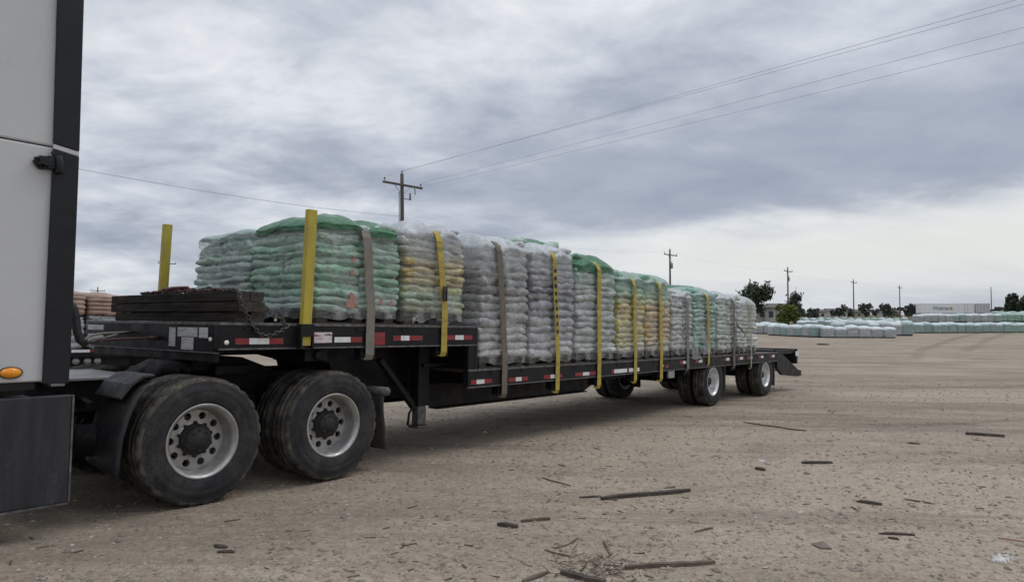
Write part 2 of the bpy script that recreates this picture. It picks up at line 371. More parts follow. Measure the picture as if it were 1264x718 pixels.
    t.set(b.inputs['Base Color'], col); b.inputs['Roughness'].default_value = .95; b.inputs['Specular IOR Level'].default_value = .2
    h = t.math('ADD', t.math('MULTIPLY', fine, .8), t.math('ADD', t.math('MULTIPLY', st, .8), t.math('MULTIPLY', vf, .35)))
    t.set(b.inputs['Normal'], t.bump(h, .8, .022, t.bump(dk, .6, .05)))
    return m
M['ground'] = ground_material()
M['field'] = pmat('field_grass', (.085,.095,.045), (.13,.12,.065), .05, .95)
def stone_mat():
    m, t, b = new_mat('stones'); g = t.node('ShaderNodeNewGeometry')
    r_ = t.node('ShaderNodeValToRGB'); t.l.new(g.outputs['Random Per Island'], r_.inputs[0])
    e = r_.color_ramp.elements; e[0].color = (.17,.145,.115,1); e[1].color = (.40,.365,.315,1)
    k = r_.color_ramp.elements.new(.7); k.color = (.26,.225,.18,1)
    t.l.new(r_.outputs[0], b.inputs['Base Color']); b.inputs['Roughness'].default_value = .9; return m
M['stones'] = stone_mat()
def chip_mat():
    m, t, b = new_mat('wood_chips'); g = t.node('ShaderNodeNewGeometry')
    r_ = t.node('ShaderNodeValToRGB'); t.l.new(g.outputs['Random Per Island'], r_.inputs[0])
    e = r_.color_ramp.elements; e[0].color = (.07,.054,.04,1); e[1].color = (.40,.33,.24,1)
    k = r_.color_ramp.elements.new(.65); k.color = (.12,.09,.068,1)
    t.l.new(r_.outputs[0], b.inputs['Base Color']); b.inputs['Roughness'].default_value = .9; return m
M['chips'] = chip_mat()
def leaf_mat(name, a, b_):
    m, t, b = new_mat(name); g = t.node('ShaderNodeNewGeometry'); oi = t.node('ShaderNodeObjectInfo')
    col = t.mix(g.outputs['Random Per Island'], a, b_)
    t.set(b.inputs['Base Color'], col); b.inputs['Roughness'].default_value = .8; b.inputs['Specular IOR Level'].default_value = .2
    return m
M['leaf_dark'] = leaf_mat('leaf_dark', (.036,.050,.032), (.080,.098,.060))
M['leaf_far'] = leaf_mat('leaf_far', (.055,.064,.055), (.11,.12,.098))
M['leaf_green'] = leaf_mat('leaf_green', (.075,.11,.025), (.14,.175,.05))

# ------------------------------------------------------------------ ground
def axis(lo_, hi_, step, far, g=1.13):
    a = [lo_ + i*step for i in range(int((hi_-lo_)/step)+1)]
    s = step; x = lo_; pre = []
    while x > -far: s *= g; x -= s; pre.append(x)
    s = step; x = a[-1]; post = []
    while x < far: s *= g; x += s; post.append(x)
    return pre[::-1] + a + post
xs = axis(-9, 15, .13, 6000); ys = axis(1.5, 22, .13, 6000)
def gdisp(x, y):
    d = math.hypot(x, y); k = max(0.0, 1 - d/90)
    return (noise.noise(Vector((x*.5, y*.5, 3)))*.022 + noise.noise(Vector((x*1.7, y*1.7, 8)))*.012 + noise.noise(Vector((x*3.9, y*3.9, 1)))*.009) * k - .008*k
g = MB()
g.sm = True
K = len(xs)
g.add([(x, y, gz(x, y) + gdisp(x, y)) for y in ys for x in xs],
      [(j*K+i, j*K+i+1, (j+1)*K+i+1, (j+1)*K+i) for j in range(len(ys)-1) for i in range(K-1)])
struct('ground', g, M['ground'], fix=False)
def gsurf(x, y): return gz(x, y) + gdisp(x, y)

# strip of rough field beyond the yard, and the low rise behind it
fl = MB(); fl.sm = True
rows = []
for yy, zz in ((118, .012), (135, .15), (170, .5), (260, 1.0), (420, 1.5), (900, 1.9), (1500, 1.2), (5000, -2)):
    rows.append([Vector((x, yy + 10*math.sin(x*.013) + max(0, (60-x))*.25, zz)) for x in range(-1600, 2401, 40)])
fl.grid(rows); struct('field', fl, M['field'])

# gravel: loose stones, denser close to the camera
def scatter(n, seed, dmin, dmax, fn, pw=2.0):
    q = random.Random(seed); k = 0
    while k < n:
        t_ = q.random(); d = dmin * (dmax/dmin) ** t_
        a = q.uniform(R(-40), R(42)); x, y = d*math.sin(a), d*math.cos(a)
        k += 1; fn(q, x, y, d)
gr = MB(); OCT = [(1,0,0),(-1,0,0),(0,1,0),(0,-1,0),(0,0,1),(0,0,-1)]
OF = [(0,2,4),(2,1,4),(1,3,4),(3,0,4),(2,0,5),(1,2,5),(3,1,5),(0,3,5)]
def stone(q, x, y, d):
    s = q.choice([.004,.006,.006,.008,.008,.011,.016]) * (1 + d*.03) * q.uniform(.7, 1.3)
    if q.random() < .004: s *= 2.6
    a = q.uniform(0, 6.28); c, sn = math.cos(a)*s, math.sin(a)*s
    z = gsurf(x, y) + s*.15
    vs = []
    for (ax, ay, az) in OCT:
        j = q.uniform(.65, 1.25); ax *= j*1.25; ay *= j*.9; az *= j*.55
        vs.append((x + ax*c - ay*sn, y + ax*sn + ay*c, z + az*s))
    gr.add(vs, OF)
scatter(26000, 3, 3.2, 26, stone)
struct('gravel', gr, M['stones'], 'stuff', fix=False)
ch = MB()
def chip(q, x, y, d):
    L = q.choice([.02,.03,.03,.05,.08]) * (1 + d*.03) * q.uniform(.6, 1.4); w = L*q.uniform(.06, .18) + .0015
    n1 = noise.noise(Vector((x*.55, y*.55, 20)))
    if n1 < q.uniform(-.15, .35): return
    a = q.gauss(.3, .9); c, sn = math.cos(a), math.sin(a); z = gsurf(x, y) + .004
    p = Vector((x, y, z)); t_ = Vector((c, sn, q.uniform(-.06, .1)))
    ch.beam(p - t_*L/2, p + t_*L/2, w, min(w, .008)*.7)
scatter(1900, 9, 3.2, 24, chip)
# the splintered heap in front
for _ in range(120):
    p = gp(rnd.gauss(740, 28), rnd.gauss(700, 9)); a = rnd.uniform(0, 3.1); t_ = Vector((math.cos(a), math.sin(a), rnd.uniform(-.1, .25))); L = rnd.uniform(.03, .12)
    ch.beam(p + Vector((0,0,.006)) - t_*L/2, p + Vector((0,0,.01)) + t_*L/2, rnd.uniform(.002, .007), .003)
struct('wood_chips', ch, M['chips'], 'stuff', fix=False)

# ------------------------------------------------------------------ broken wood on the ground, each piece its own thing
def plank(name, a, b, w, h, mat, label, cat='stick', seed=0, bend=0.0, taper=.35):
    q = random.Random(seed + 5); p0, p1 = gp(*a), gp(*b); n = 9; pts = []
    side = (p1 - p0).cross(Vector((0,0,1))).normalized()
    rows = []
    for i in range(n):
        f_ = i/(n-1); p = p0.lerp(p1, f_) + side*(math.sin(f_*math.pi)*bend + q.uniform(-.1,.1)*w); p.z = gsurf(p.x, p.y) + h*.45
        k = 1 - taper*abs(f_*2-1)**3*q.uniform(.5, 1.2)
        a_ = side*w/2*k*q.uniform(.85, 1.1); b_ = Vector((0,0,h/2*k))
        rows.append([p - a_ - b_, p + a_ - b_, p + a_*.9 + b_*q.uniform(.75,1), p - a_*.9 + b_*q.uniform(.75,1)])
    mb = MB(); mb.sm = False; mb.grid(rows, True); mb.fs = [False]*len(mb.f)
    mb.add(rows[0], [(3,2,1,0)]); mb.add(rows[-1], [(0,1,2,3)])
    c = (p0 + p1)/2; c.z = gsurf(c.x, c.y)
    return single(name, mb, mat, c, label, cat)
SW, SD = M['stick'], M['stickdark']
plank('broken_board', (742,614.5), (851,604), .055, .035, SD, 'long dark broken board lying in the middle of the gravel yard', 'board', 1)
plank('broken_board', (772,702), (882,695), .035, .028, SW, 'long thin brown board with lit top at the bottom edge of the yard', 'board', 2)
plank('broken_board', (990,570), (1027,570), .06, .03, SD, 'short straight dark plank alone on open gravel behind the long board', 'board', 3)
plank('broken_board', (1192,535), (1240,538.5), .10, .045, SD, 'stubby dark plank with splintered left end near the right edge', 'board', 4)
plank('broken_board', (693,706), (746,720), .05, .03, SD, 'charcoal board jutting into the picture beside the splintered heap', 'board', 5)
plank('wood_scrap', (614,646), (639,650), .045, .03, SD, 'small dark wood block left of the short pale stick', 'wood scrap', 6, taper=.6)
plank('wood_scrap', (643,644), (679,641), .03, .022, SW, 'short stick with a white tip beside the small dark block', 'wood scrap', 7)
plank('wood_scrap', (646,717), (676,705), .03, .02, SW, 'slanted stick at the bottom edge left of the charcoal board', 'wood scrap', 8)
plank('twig', (684,676), (713,665), .012, .010, SW, 'thin bent twig rising to the right above the splinter heap', 'twig', 9, .02)
plank('twig', (673,678), (703,686), .012, .010, SW, 'thin twig sloping down to the right under the bent twig', 'twig', 10, .01)
plank('twig', (745,669), (754,685), .016, .014, SW, 'short stub of twig standing out of the splinter heap', 'twig', 11)
plank('twig', (670,587), (704,597), .022, .014, SW, 'forked looking thin twig close to the trailer shadow', 'twig', 12)
plank('twig', (715,612), (742,611), .03, .012, M['palletwood'], 'pale rust coloured sliver at the left end of the long dark board', 'twig', 13)
plank('wood_scrap', (1057,620), (1089,624), .05, .025, SD, 'dark scrap of wood between the long board and the right edge', 'wood scrap', 14, taper=.7)
plank('twig', (1117,616), (1154,623), .022, .016, SW, 'straight brown twig right of the dark scrap', 'twig', 15)
plank('wood_scrap', (1084,659), (1129,661), .035, .016, SD, 'flat splintered scrap above the white powder level', 'wood scrap', 16, taper=.8)
plank('wood_scrap', (1096,664), (1110,666), .03, .014, SD, 'tiny chip just below the flat splintered scrap', 'wood scrap', 17, taper=.8)
plank('twig', (1232,663.5), (1268,668), .028, .016, M['brickbag'], 'reddish stick cut off by the right edge of the picture', 'twig', 18)
plank('twig', (918,520), (995,531), .04, .018, SD, 'long thin branch far out on the gravel behind the tail', 'twig', 19, .08)
plank('wood_scrap', (1120,546), (1135,547), .06, .02, SD, 'small dark lump left of and below the stubby plank', 'wood scrap', 20, taper=.8)
plank('wood_scrap', (265,671), (281,674), .04, .018, SD, 'curled bark chip on the gravel below the front drive wheel', 'wood scrap', 21, .01, .8)
plank('wood_scrap', (268,679), (290,680), .04, .014, SD, 'second flatter bark chip just under the curled one', 'wood scrap', 22, 0, .8)
plank('twig', (277,643), (297,640), .014, .01, SW, 'tiny straight sliver between the drive wheels and the bark chips', 'twig', 23)
plank('wood_scrap', (820,600), (834,599), .03, .012, SW, 'tan flake right beside the far end of the long dark board', 'wood scrap', 24, taper=.8)
plank('twig', (858,656), (880,651), .02, .012, SW, 'thin stick lying above the long thin board', 'twig', 25)
plank('wood_scrap', (932,577), (945,579), .06, .03, SD, 'dark clod beside the whitish smear on the gravel', 'wood scrap', 26, taper=.8)
plank('wood_scrap', (1008,425.3), (1024,425.6), .3, .10, SD, 'low dark bump on the far gravel beside the short row', 'wood scrap', 27, taper=.8)

def powder(name, cx, cy, rx, ry, label, seed):
    q = random.Random(seed); c = gp(cx, cy); ex = gp(cx+rx, cy) - c; ey = gp(cx, cy-ry) - c; mb = MB()
    for i in range(90):
        a = q.uniform(0, 6.28); d = abs(q.gauss(0, .55)); p = c + ex*(math.cos(a)*d) + ey*(math.sin(a)*d); r_ = ex.length*q.uniform(.03, .17)*(1.2 - min(d, 1)); n = 9
        if r_ <= 0: continue
        ring = [Vector((p.x + r_*q.uniform(.6,1.2)*math.cos(6.283*j/n), p.y + r_*q.uniform(.6,1.2)*math.sin(6.283*j/n), gsurf(p.x, p.y) + .001 + i*.00005)) for j in range(n)]
        top = [p.lerp(v, .5) for v in ring]
        for v in top: v.z = ring[0].z + .004 + q.uniform(0, .004)
        mb.sm = True; mb.add(ring + top + [Vector((p.x, p.y, ring[0].z + .009))], [(j, (j+1)%n, n+(j+1)%n, n+j) for j in range(n)] + [(n+j, n+(j+1)%n, 2*n) for j in range(n)])
    return struct(name, mb, M['powder'], 'stuff', fix=False)
powder('spilled_powder', 1236, 687, 22, 8, '', 1)
powder('spilled_powder', 988, 632, 9, 3.5, '', 2)
powder('spilled_powder', 942, 568, 10, 2.5, '', 3)

# ------------------------------------------------------------------ wheels
def tyre_mb(c, r, hw, tread=True, n=112):
    k = r/.525; mb = MB()
    P = [(.288*k, .62), (.30*k, .80), (.315*k, .87), (.318*k, .91), (.335*k, .935), (.36*k, .975), (.385*k, 1.0), (.392*k, .985), (.41*k, .985), (.417*k, 1.0), (.43*k, .985), (.452*k, .955), (.456*k, .93), (.472*k, .92), (.49*k, .88)]
    side = [(a, b*hw) for a, b in P]
    rubber_rows = side
    shoulder = [(.49*k, .88*hw), (.512*k, .86*hw), (.521*k, .80*hw), (.523*k, .66*hw)]
    g0 = [(.524*k, .56*hw), (.512*k, .545*hw), (.512*k, .47*hw), (.524*k, .455*hw), (.525*k, .12*hw), (.512*k, .10*hw), (.512*k, .0)]
    tr_ = shoulder + g0
    tr_full = tr_ + [(a, -b) for a, b in tr_[:-1]][::-1]
    mb.mi = 0
    mb.lathe(side, c, n); mb.lathe([(a, -b) for a, b in side], c, n)
    mb.mi = 1
    def mod(i, j, rr, y):
        if abs(y) > .62*hw and abs(y) < .87*hw and rr > .50*k: return -.014*k if j % 4 == 0 else 0
        if rr > .52*k: return -.004*k if (j*7) % 5 == 0 else 0
        return 0
    mb.lathe(tr_full, c, n, mod)
    return mb
def rim_mb(c, r, hw, s, holes=10):          # s = -1: dish opens towards -y (outer wheel on the near side)
    k = r/.525; mb = MB(); c = Vector(c); y = lambda q: -q*s*-1
    f_ = lambda q: s*q*hw
    mb.lathe([(.290*k, f_(.80)), (.308*k, f_(.84)), (.310*k, f_(.875)), (.300*k, f_(.90)), (.288*k, f_(.87)), (.280*k, f_(.76)), (.268*k, f_(.66)), (.262*k, f_(.45)), (.252*k, f_(-.20)), (.246*k, f_(-.26))], c, 72)
    mb.lathe([(.288*k, f_(-.62)), (.30*k, f_(-.85)), (.285*k, f_(-.86)), (.26*k, f_(-.5)), (.252*k, f_(-.22))], c, 48)
    # disc with round hand holes
    ro, ri, rh, rr = .246*k, .150*k, .031*k, .200*k
    def P(r_, a, q): return c + Vector((r_*math.cos(a), f_(q), r_*math.sin(a)))
    o = mb.sm; mb.sm = True
    q0 = -.27
    for h in range(holes):
        a0 = 2*math.pi*h/holes; da = math.pi/holes; n = 16; outer = []; inner = []; deep = []
        for j in range(n):
            t_ = 2*math.pi*j/n + math.pi/4*0
            cx, cy = math.cos(t_), math.sin(t_); m_ = max(abs(cx), abs(cy))
            u, v = cx/m_, cy/m_
            outer.append(P((ro+ri)/2 + u*(ro-ri)/2, a0 + v*da, q0))
            ang = a0 + rh*cy/rr; inner.append(P(rr + rh*cx, ang, q0)); deep.append(P(rr + rh*cx, ang, q0 - .3))
        mb.grid([outer, inner], True); mb.fs[-n:] = [False]*n; mb.grid([inner, deep], True)
    mb.sm = o
    mb.lathe([(.150*k, f_(q0)), (.135*k, f_(q0+.03)), (.100*k, f_(q0+.03)), (.08*k, f_(q0+.03))], c, 48)
    return mb
def hub_mb(c, r, hw, s, big):
    k = r/.525; mb = MB(); f_ = lambda q: s*q*hw
    if big: prof = [(.132*k, f_(-.26)), (.132*k, f_(-.02)), (.126*k, f_(.04)), (.112*k, f_(.08)), (.108*k, f_(.30)), (.106*k, f_(.36)), (.06*k, f_(.38)), (.055*k, f_(.44)), (.0, f_(.45))]
    else: prof = [(.085*k, f_(-.24)), (.085*k, f_(.30)), (.07*k, f_(.40)), (.03*k, f_(.43)), (0, f_(.43))]
    mb.lathe(prof, c, 32)
    for h in range(10):
        a = 2*math.pi*(h+.5)/10; p = Vector(c) + Vector((.137*k*math.cos(a), 0, .137*k*math.sin(a)))
        mb.lathe([(.017*k, f_(-.24)), (.017*k, f_(-.12)), (.010*k, f_(-.10)), (.009*k, f_(.0)), (0, f_(.0))], p, 6)
    if big:
        for h in range(8):
            a = 2*math.pi*h/8; p = Vector(c) + Vector((.085*k*math.cos(a), 0, .085*k*math.sin(a)))
            mb.lathe([(.011*k, f_(.36)), (.011*k, f_(.40)), (0, f_(.41))], p, 6)
    return mb
def wheel(parent, c, r, hw, s, outer, rim_mat, big):
    w = sub_empty('wheel', parent)
    part('tyre', tyre_mb(c, r, hw), [M['rubber'], M['tread']], w)
    part('rim', rim_mb(c, r, hw, s if outer else -s), rim_mat, w)
    if outer: part('hub', hub_mb(c, r, hw, s, big), M['hub'], w)

# ------------------------------------------------------------------ tractor
L0 = 5.58                     # near side plane of the lorry
tr = root('tractor_truck', (1.0, 6.86, 0), 'white sleeper cab tractor with black side trim and dark grey skirt pulling the flatbed', 'truck', frame=T)
mb = MB(); mb.box(-2.6, 1.70, 5.602, 8.118, 1.075, 2.727); mb.box(-2.6, 1.70, 5.602, 8.118, 2.736, 4.05)
part('sleeper', mb, M['cab_white'], tr, .012)
mb = MB(); mb.box(-2.58, 1.63, 5.63, 8.09, 1.02, 1.074); mb.box(-2.55, 1.62, 5.64, 8.08, 2.72, 2.74)
part('sleeper_sill', mb, M['trim_black'], tr)
for nm, l0, l1 in (('side_extender', 5.572, 5.60), ('side_extender', 8.12, 8.148)):
    mb = MB(); mb.prism([(1.660, 1.06), (1.822, 1.055), (1.826, 1.70), (1.820, 2.690), (1.656, 2.715)], l0, l1)
    mb.prism([(1.655, 2.752), (1.820, 2.728), (1.800, 4.05), (1.632, 4.05)], l0, l1)
    part('side_extender', mb, M['trim_black'], tr, .006)
mb = MB(); mb.prism([(1.657, 2.718), (1.819, 2.693), (1.819, 2.725), (1.656, 2.749)], 5.578, 5.598)
part('trim_strip', mb, M['cab_white'], tr)
mb = MB()
mb.box(1.62, 1.70, 5.545, 5.572, 2.565, 2.655); mb.beam((1.54,5.565,2.605), (1.66,5.555,2.61), .03, .055); mb.tube([(1.68,5.55,2.66),(1.69,5.54,2.60),(1.69,5.54,2.54)], .028, 10)
mb.prism([(1.535,2.605),(1.57,2.648),(1.66,2.655),(1.66,2.565),(1.575,2.555)], 5.56, 5.598); mb.tube([(1.645,5.56,2.69),(1.66,5.56,2.65)], .012, 8)
mb.lathe([(.013,-.02),(.013,.02)], (1.553,5.555,2.61), 10); mb.lathe([(.013,-.02),(.013,.02)], (1.585,5.555,2.575), 10)
part('extender_hinge', mb, M['trim_black'], tr, .004)
mb = MB(); rows = []
for k_, (q, dy) in enumerate(((1.0, 0), (.97, -.012), (.75, -.022), (.4, -.028), (.02, -.03))):
    rows.append([Vector((1.475 + .064*q*math.cos(a), 5.60 + dy, 1.144 + .036*q*math.sin(a))) for a in [2*math.pi*j/28 for j in range(28)]])
mb.grid(rows, True)
lamp = part('marker_lamp', mb, M['amber'], tr)
mb = MB(); mb.lathe([(.045,-.001),(.045,.004)], (1.475,5.597,1.144), 4); mb = MB()
mb.grid([[Vector((1.475 + .070*q*math.cos(a), 5.598+dy, 1.144 + .041*q*math.sin(a))) for a in [2*math.pi*j/28 for j in range(28)]] for q, dy in ((1,0),(1,-.008),(.9,-.010))], True)
part('lamp_bezel', mb, M['trim_black'], lamp)
# side skirt with two pressed ribs
mb = MB(); mb.prism([(-2.5,.235), (1.850,.215), (1.846,.975), (-2.5,.99)], 5.565, 5.60)
sk = part('side_skirt', mb, M['skirt'], tr, .012)
for z0, x1 in ((.80, 1.60), (.375, 1.70)):
    mb = MB(); mb.add([(-2.4,5.565,z0-.02),(-2.4,5.552,z0),(-2.4,5.565,z0+.012),(x1,5.565,z0-.002)], [(0,1,2),(0,3,1),(1,3,2)]); part('crease', mb, M['skirt'], sk)
mb = MB(); mb.box(1.846, 1.858, 5.562, 5.603, .22, .97); mb.box(-2.5, 1.85, 5.562, 5.603, .205, .218); part('edge_trim', mb, M['edge'], sk)
mb = MB(); mb.box(-2.4, 1.70, 5.70, 6.05, .30, .95); mb.box(-2.4, 1.6, 7.6, 7.95, .30, .95); part('step_box', mb, M['frame'], tr, .03)
# chassis
mb = MB()
for y in (6.44, 7.24): mb.box(-2.6, 4.72, y, y+.08, .74, 1.01); 
for x in (2.05, 3.46, 4.55): mb.box(x-.06, x+.06, 6.52, 7.24, .78, .98)
mb.box(4.70, 4.76, 6.3, 7.42, .70, 1.0)
part('chassis_rail', mb, M['frame'], tr, .01)
mb = MB()
for x in (2.835, 4.13):
    mb.tube([(x,5.85,.525),(x,7.87,.525)], .085, 16)
    mb.lathe([(.0,-.24),(.14,-.20),(.21,-.08),(.21,.08),(.14,.20),(0,.24)], (x,6.86,.54), 24)
    for y in (6.2, 7.52): mb.lathe([(.20,-.12),(.20,.12),(.12,.12)], (x, y, .525), 24)
part('drive_axle', mb, M['frame'], tr)
mb = MB()
for x in (2.835, 4.13):
    for y in (6.42, 7.30):
        for i in range(2):
            o = mb.sm; a = Vector((x+.28, y, .60)); pts = [a + Vector((0,0,z)) for z in (0,.05,.11,.17,.22)]; mb.tube(pts, .12, 16, rr=[.10,.13,.115,.13,.10])
        mb.beam((x-.45,y,.66),(x+.36,y,.46),.09,.05)
    mb.beam((x-.42,6.86,.85),(x,6.86,.72),.07,.07)
mb.tube([(2.05,6.15,.55),(2.75,6.15,.55)], .13, 18); mb.tube([(3.30,6.28,.72),(3.62,6.28,.72)], .14, 18)
part('air_suspension', mb, M['frame'], tr)
mb = MB(); mb.prism([(3.05,1.10),(3.20,1.165),(3.62,1.165),(3.95,1.04),(3.95,.99),(3.05,1.05)], 6.42, 7.30); mb.box(3.28, 3.64, 6.30, 7.42, 1.0, 1.10)
part('fifth_wheel', mb, M['frame'], tr, .015)
mb = MB(); mb.box(1.86, 2.62, 6.30, 7.42, 1.012, 1.035); mb.box(1.90, 2.0, 6.2, 7.5, .985, 1.01); part('deck_plate', mb, M['alu_plate'], tr, .004)
mb = MB(); mb.box(2.66, 3.0, 6.48, 6.70, 1.012, 1.10); mb.tube([(2.5,6.3,1.03),(2.7,6.36,1.12),(2.95,6.36,1.11),(3.05,6.3,1.05)], .055, 12); mb.tube([(2.62,6.22,1.0),(2.72,6.24,1.1),(2.9,6.26,1.08)], .07, 12); part('air_tank', mb, M['frame'], tr, .02)
# quarter fenders
for s_, y0, y1 in ((1, 5.60, 6.22), (-1, 7.50, 8.12)):
    prof = [(2.16,.33), (2.165,.44), (2.18,.60), (2.225,.78), (2.28,.91), (2.35,1.0), (2.43,1.035)]
    mb = MB(); rows = []
    for a, z in prof:
        row = []
        for j in range(9):
            t_ = j/8; y = y0 + (y1-y0)*t_
            lip = .02*(1 if j in (0, 8) else 0)
            cut = .06*(t_ if s_ > 0 else 1-t_) if z < .35 else 0
            row.append(Vector((a + lip, y, z + cut)))
        rows.append(row)
    mb.grid(rows); fe = part('quarter_fender', mb, M['fender'], tr)
    md = fe.modifiers.new('thick', 'SOLIDIFY'); md.thickness = .014
    mb = MB(); yy0, yy1 = (5.66, 6.16) if s_ > 0 else (7.56, 8.06)
    mb.prism([(2.215,.90),(2.29,1.0),(2.37,1.055),(2.46,1.07),(2.45,1.09),(2.36,1.085),(2.26,1.02),(2.195,.91)], yy0, yy1); part('fender_cap', mb, M['fender'], fe, .012)
    mb = MB(); mb.beam((2.18,6.20 if s_>0 else 7.52,.82),(2.18,6.44 if s_>0 else 7.28,.86),.05,.05); part('fender_bracket', mb, M['frame'], fe)
for x in (2.835, 4.13):
    wheel(tr, (x, 5.72, .525), .525, .140, -1, True, M['rim'], True); wheel(tr, (x, 6.055, .525), .525, .140, -1, False, M['rim'], True)
    wheel(tr, (x, 8.00, .525), .525, .140, 1, True, M['rim'], True); wheel(tr, (x, 7.665, .525), .525, .140, 1, False, M['rim'], True)
for y0, y1 in ((5.62, 6.22), (7.50, 8.10)):
    mb = MB(); rows = []
    for z in (.79, .70, .60, .45, .30, .20): rows.append([Vector((4.79 + .03*math.sin(z*7) + .012*math.sin(j*1.1), y0 + (y1-y0)*j/8, z)) for j in range(9)])
    mb.grid(rows); mf = part('mud_flap', mb, M['mudflap'], tr); md = mf.modifiers.new('thick', 'SOLIDIFY'); md.thickness = .012
    mb = MB(); mb.tube([(4.78, y0-.03, .81), (4.78, y1+.3 if y0 < 6 else y1, .81)], .045, 14); part('flap_hanger', mb, M['edge'], mf)
# air lines from the back of the sleeper to the trailer nose
mb = MB(); mb.tube([(1.70,6.6,1.76),(1.90,6.55,1.75),(2.06,6.5,1.70),(2.135,6.5,1.60),(2.155,6.5,1.50),(2.165,6.5,1.42),(2.19,6.5,1.34),(2.24,6.5,1.30)], .034, 10)
mb.tube([(1.70,6.9,1.66),(1.9,6.85,1.62),(1.98,6.8,1.45),(2.05,6.75,1.3)], .022, 8); part('air_hose', mb, M['hose'], tr)
mb = MB(); mb.tube([(2.20,6.5,1.31),(2.3,6.62,1.37),(2.5,6.95,1.385),(2.86,7.15,1.40)], .011, 8); mb.tube([(2.21,6.52,1.31),(2.38,6.75,1.34),(2.6,7.05,1.35),(2.87,7.35,1.39)], .010, 8); part('air_hose', mb, M['strapgrey'], tr, label='pale grey coiled air line')
mb = MB(); mb.tube([(2.22,6.5,1.30),(2.35,6.55,1.335),(2.55,6.6,1.345),(2.88,6.62,1.355)], .010, 8); mb.tube([(2.80,6.615,1.35),(2.84,6.617,1.353),(2.88,6.62,1.355)], .022, 10); part('air_hose', mb, M['rust'], tr, label='dull red air line with glad hand')

# ------------------------------------------------------------------ step deck trailer
tl = root('step_deck_trailer', (9.0, 6.86, 0), 'long black step deck flatbed trailer loaded with bagged pallets', 'trailer', frame=T)
YN, YF = 5.58, 8.15
HU, HL = 1.503, .985         # deck heights
XN, XS, XE = 2.93, 6.165, 16.9
mb = MB()
mb.box(XN, XS, YN, YN+.10, 1.275, HU); mb.box(XN, XS, YF-.10, YF, 1.275, HU); mb.box(XN, XN+.10, YN+.10, YF-.10, 1.245, HU-.004)
part('upper_side_rail', mb, M['trailer'], tl, .008)
mb = MB(); mb.box(XN-.004, XS, YN-.006, YN+.02, HU-.022, HU+.004); mb.box(XN-.006, XN+.02, YN+.02, YF, HU-.022, HU+.004); mb.box(XN, XS, YN-.005, YN+.02, 1.270, 1.285); mb.box(XN-.005, XN+.02, YN+.02, YF, 1.238, 1.25)
part('upper_rail_lip', mb, M['edge'], tl, .003)
mb = MB(); mb.box(XN+.10, XS-.01, YN+.10, YF-.10, HU-.045, HU-.004); part('upper_deck', mb, M['deckwood'], tl)
mb = MB(); mb.box(XS-.16, XE, YN, YN+.09, .775, HL); mb.box(XS-.16, XE, YF-.09, YF, .775, HL); part('lower_side_rail', mb, M['trailer'], tl, .008)
mb = MB(); mb.box(XS-.16, XE, YN-.006, YN+.02, HL-.02, HL+.004); mb.box(XS-.16, XE, YN-.005, YN+.02, .768, .782); part('lower_rail_lip', mb, M['edge'], tl, .003)
mb = MB(); mb.box(XS, XE, YN+.09, YF-.09, HL-.045, HL-.004); part('lower_deck', mb, M['deckwood'], tl)
mb = MB(); mb.box(XS-.055, XS, YN+.001, YF-.001, HL, 1.275); mb.box(XS-.16, XS-.055, YN+.002, YN+.06, HL, 1.274); mb.box(XS-.16, XS-.055, YF-.06, YF-.002, HL, 1.274); part('step_bulkhead', mb, M['trailer'], tl, .006)
# main beams, gooseneck profile
prof = [(3.0,1.255),(3.0,1.22),(4.15,1.20),(4.32,1.14),(4.56,1.08),(4.60,.97),(5.0,.80),(5.40,.675),(5.75,.60),(6.15,.475),(9.6,.475),(10.0,.62),(16.9,.62),(16.9,.772),(6.0,.772),(6.0,1.255)]
mb = MB()
for y in (6.30, 7.30): mb.prism(prof, y, y+.05); mb.box(6.16, 9.58, y-.06, y+.11, .455, .474)
part('main_beam', mb, M['trailer'], tl, .004)
mb = MB()
for i in range(9): mb.box(3.25+i*.34, 3.32+i*.34, YN+.1, YF-.1, 1.28, 1.45)
for i in range(22): mb.box(6.35+i*.48, 6.42+i*.48, YN+.09, YF-.09, .78, .93)
part('cross_member', mb, M['trailer'], tl)
mb = MB(); mb.box(3.0, 4.3, 6.36, 7.30, 1.19, 1.218); mb.box(2.96, 3.0, YN+.12, YF-.12, 1.16, 1.243); part('coupler_plate', mb, M['trailer'], tl, .006)
mb = MB(); mb.box(3.86, 4.12, 5.72, 6.28, 1.14, 1.268); mb.tube([(4.0,5.68,1.2),(4.0,5.75,1.2)], .05, 12); part('junction_box', mb, M['trailer'], tl, .01)
# landing gear
for y in (5.98, 7.56):
    lg = None; mb = MB(); mb.box(5.585, 5.765, y, y+.16, .56, 1.26); lg = part('landing_leg', mb, M['trailer'], tl, .012)
    mb = MB(); mb.box(5.61, 5.74, y+.025, y+.135, .33, .56); mb.box(5.58, 5.77, y-.005, y+.165, .30, .329); part('sand_shoe', mb, M['edge'], lg, .01)
    mb = MB(); mb.beam((5.05,y+.08,1.12),(5.60,y+.08,.53),.08,.06); mb.beam((5.68,y+.08,.66),(6.1,6.35 if y < 6.8 else 7.3,.95),.05,.05); part('brace', mb, M['trailer'], lg, .005)
mb = MB(); mb.tube([(5.675,6.14,.75),(5.675,7.56,.75)], .03, 10); mb.box(5.62,6.05,5.93,5.965,1.02,1.055); mb.tube([(5.48,5.95,.56),(5.42,5.95,.50),(5.40,5.95,.36)], .014, 8); part('landing_gear_shaft', mb, M['trailer'], tl)
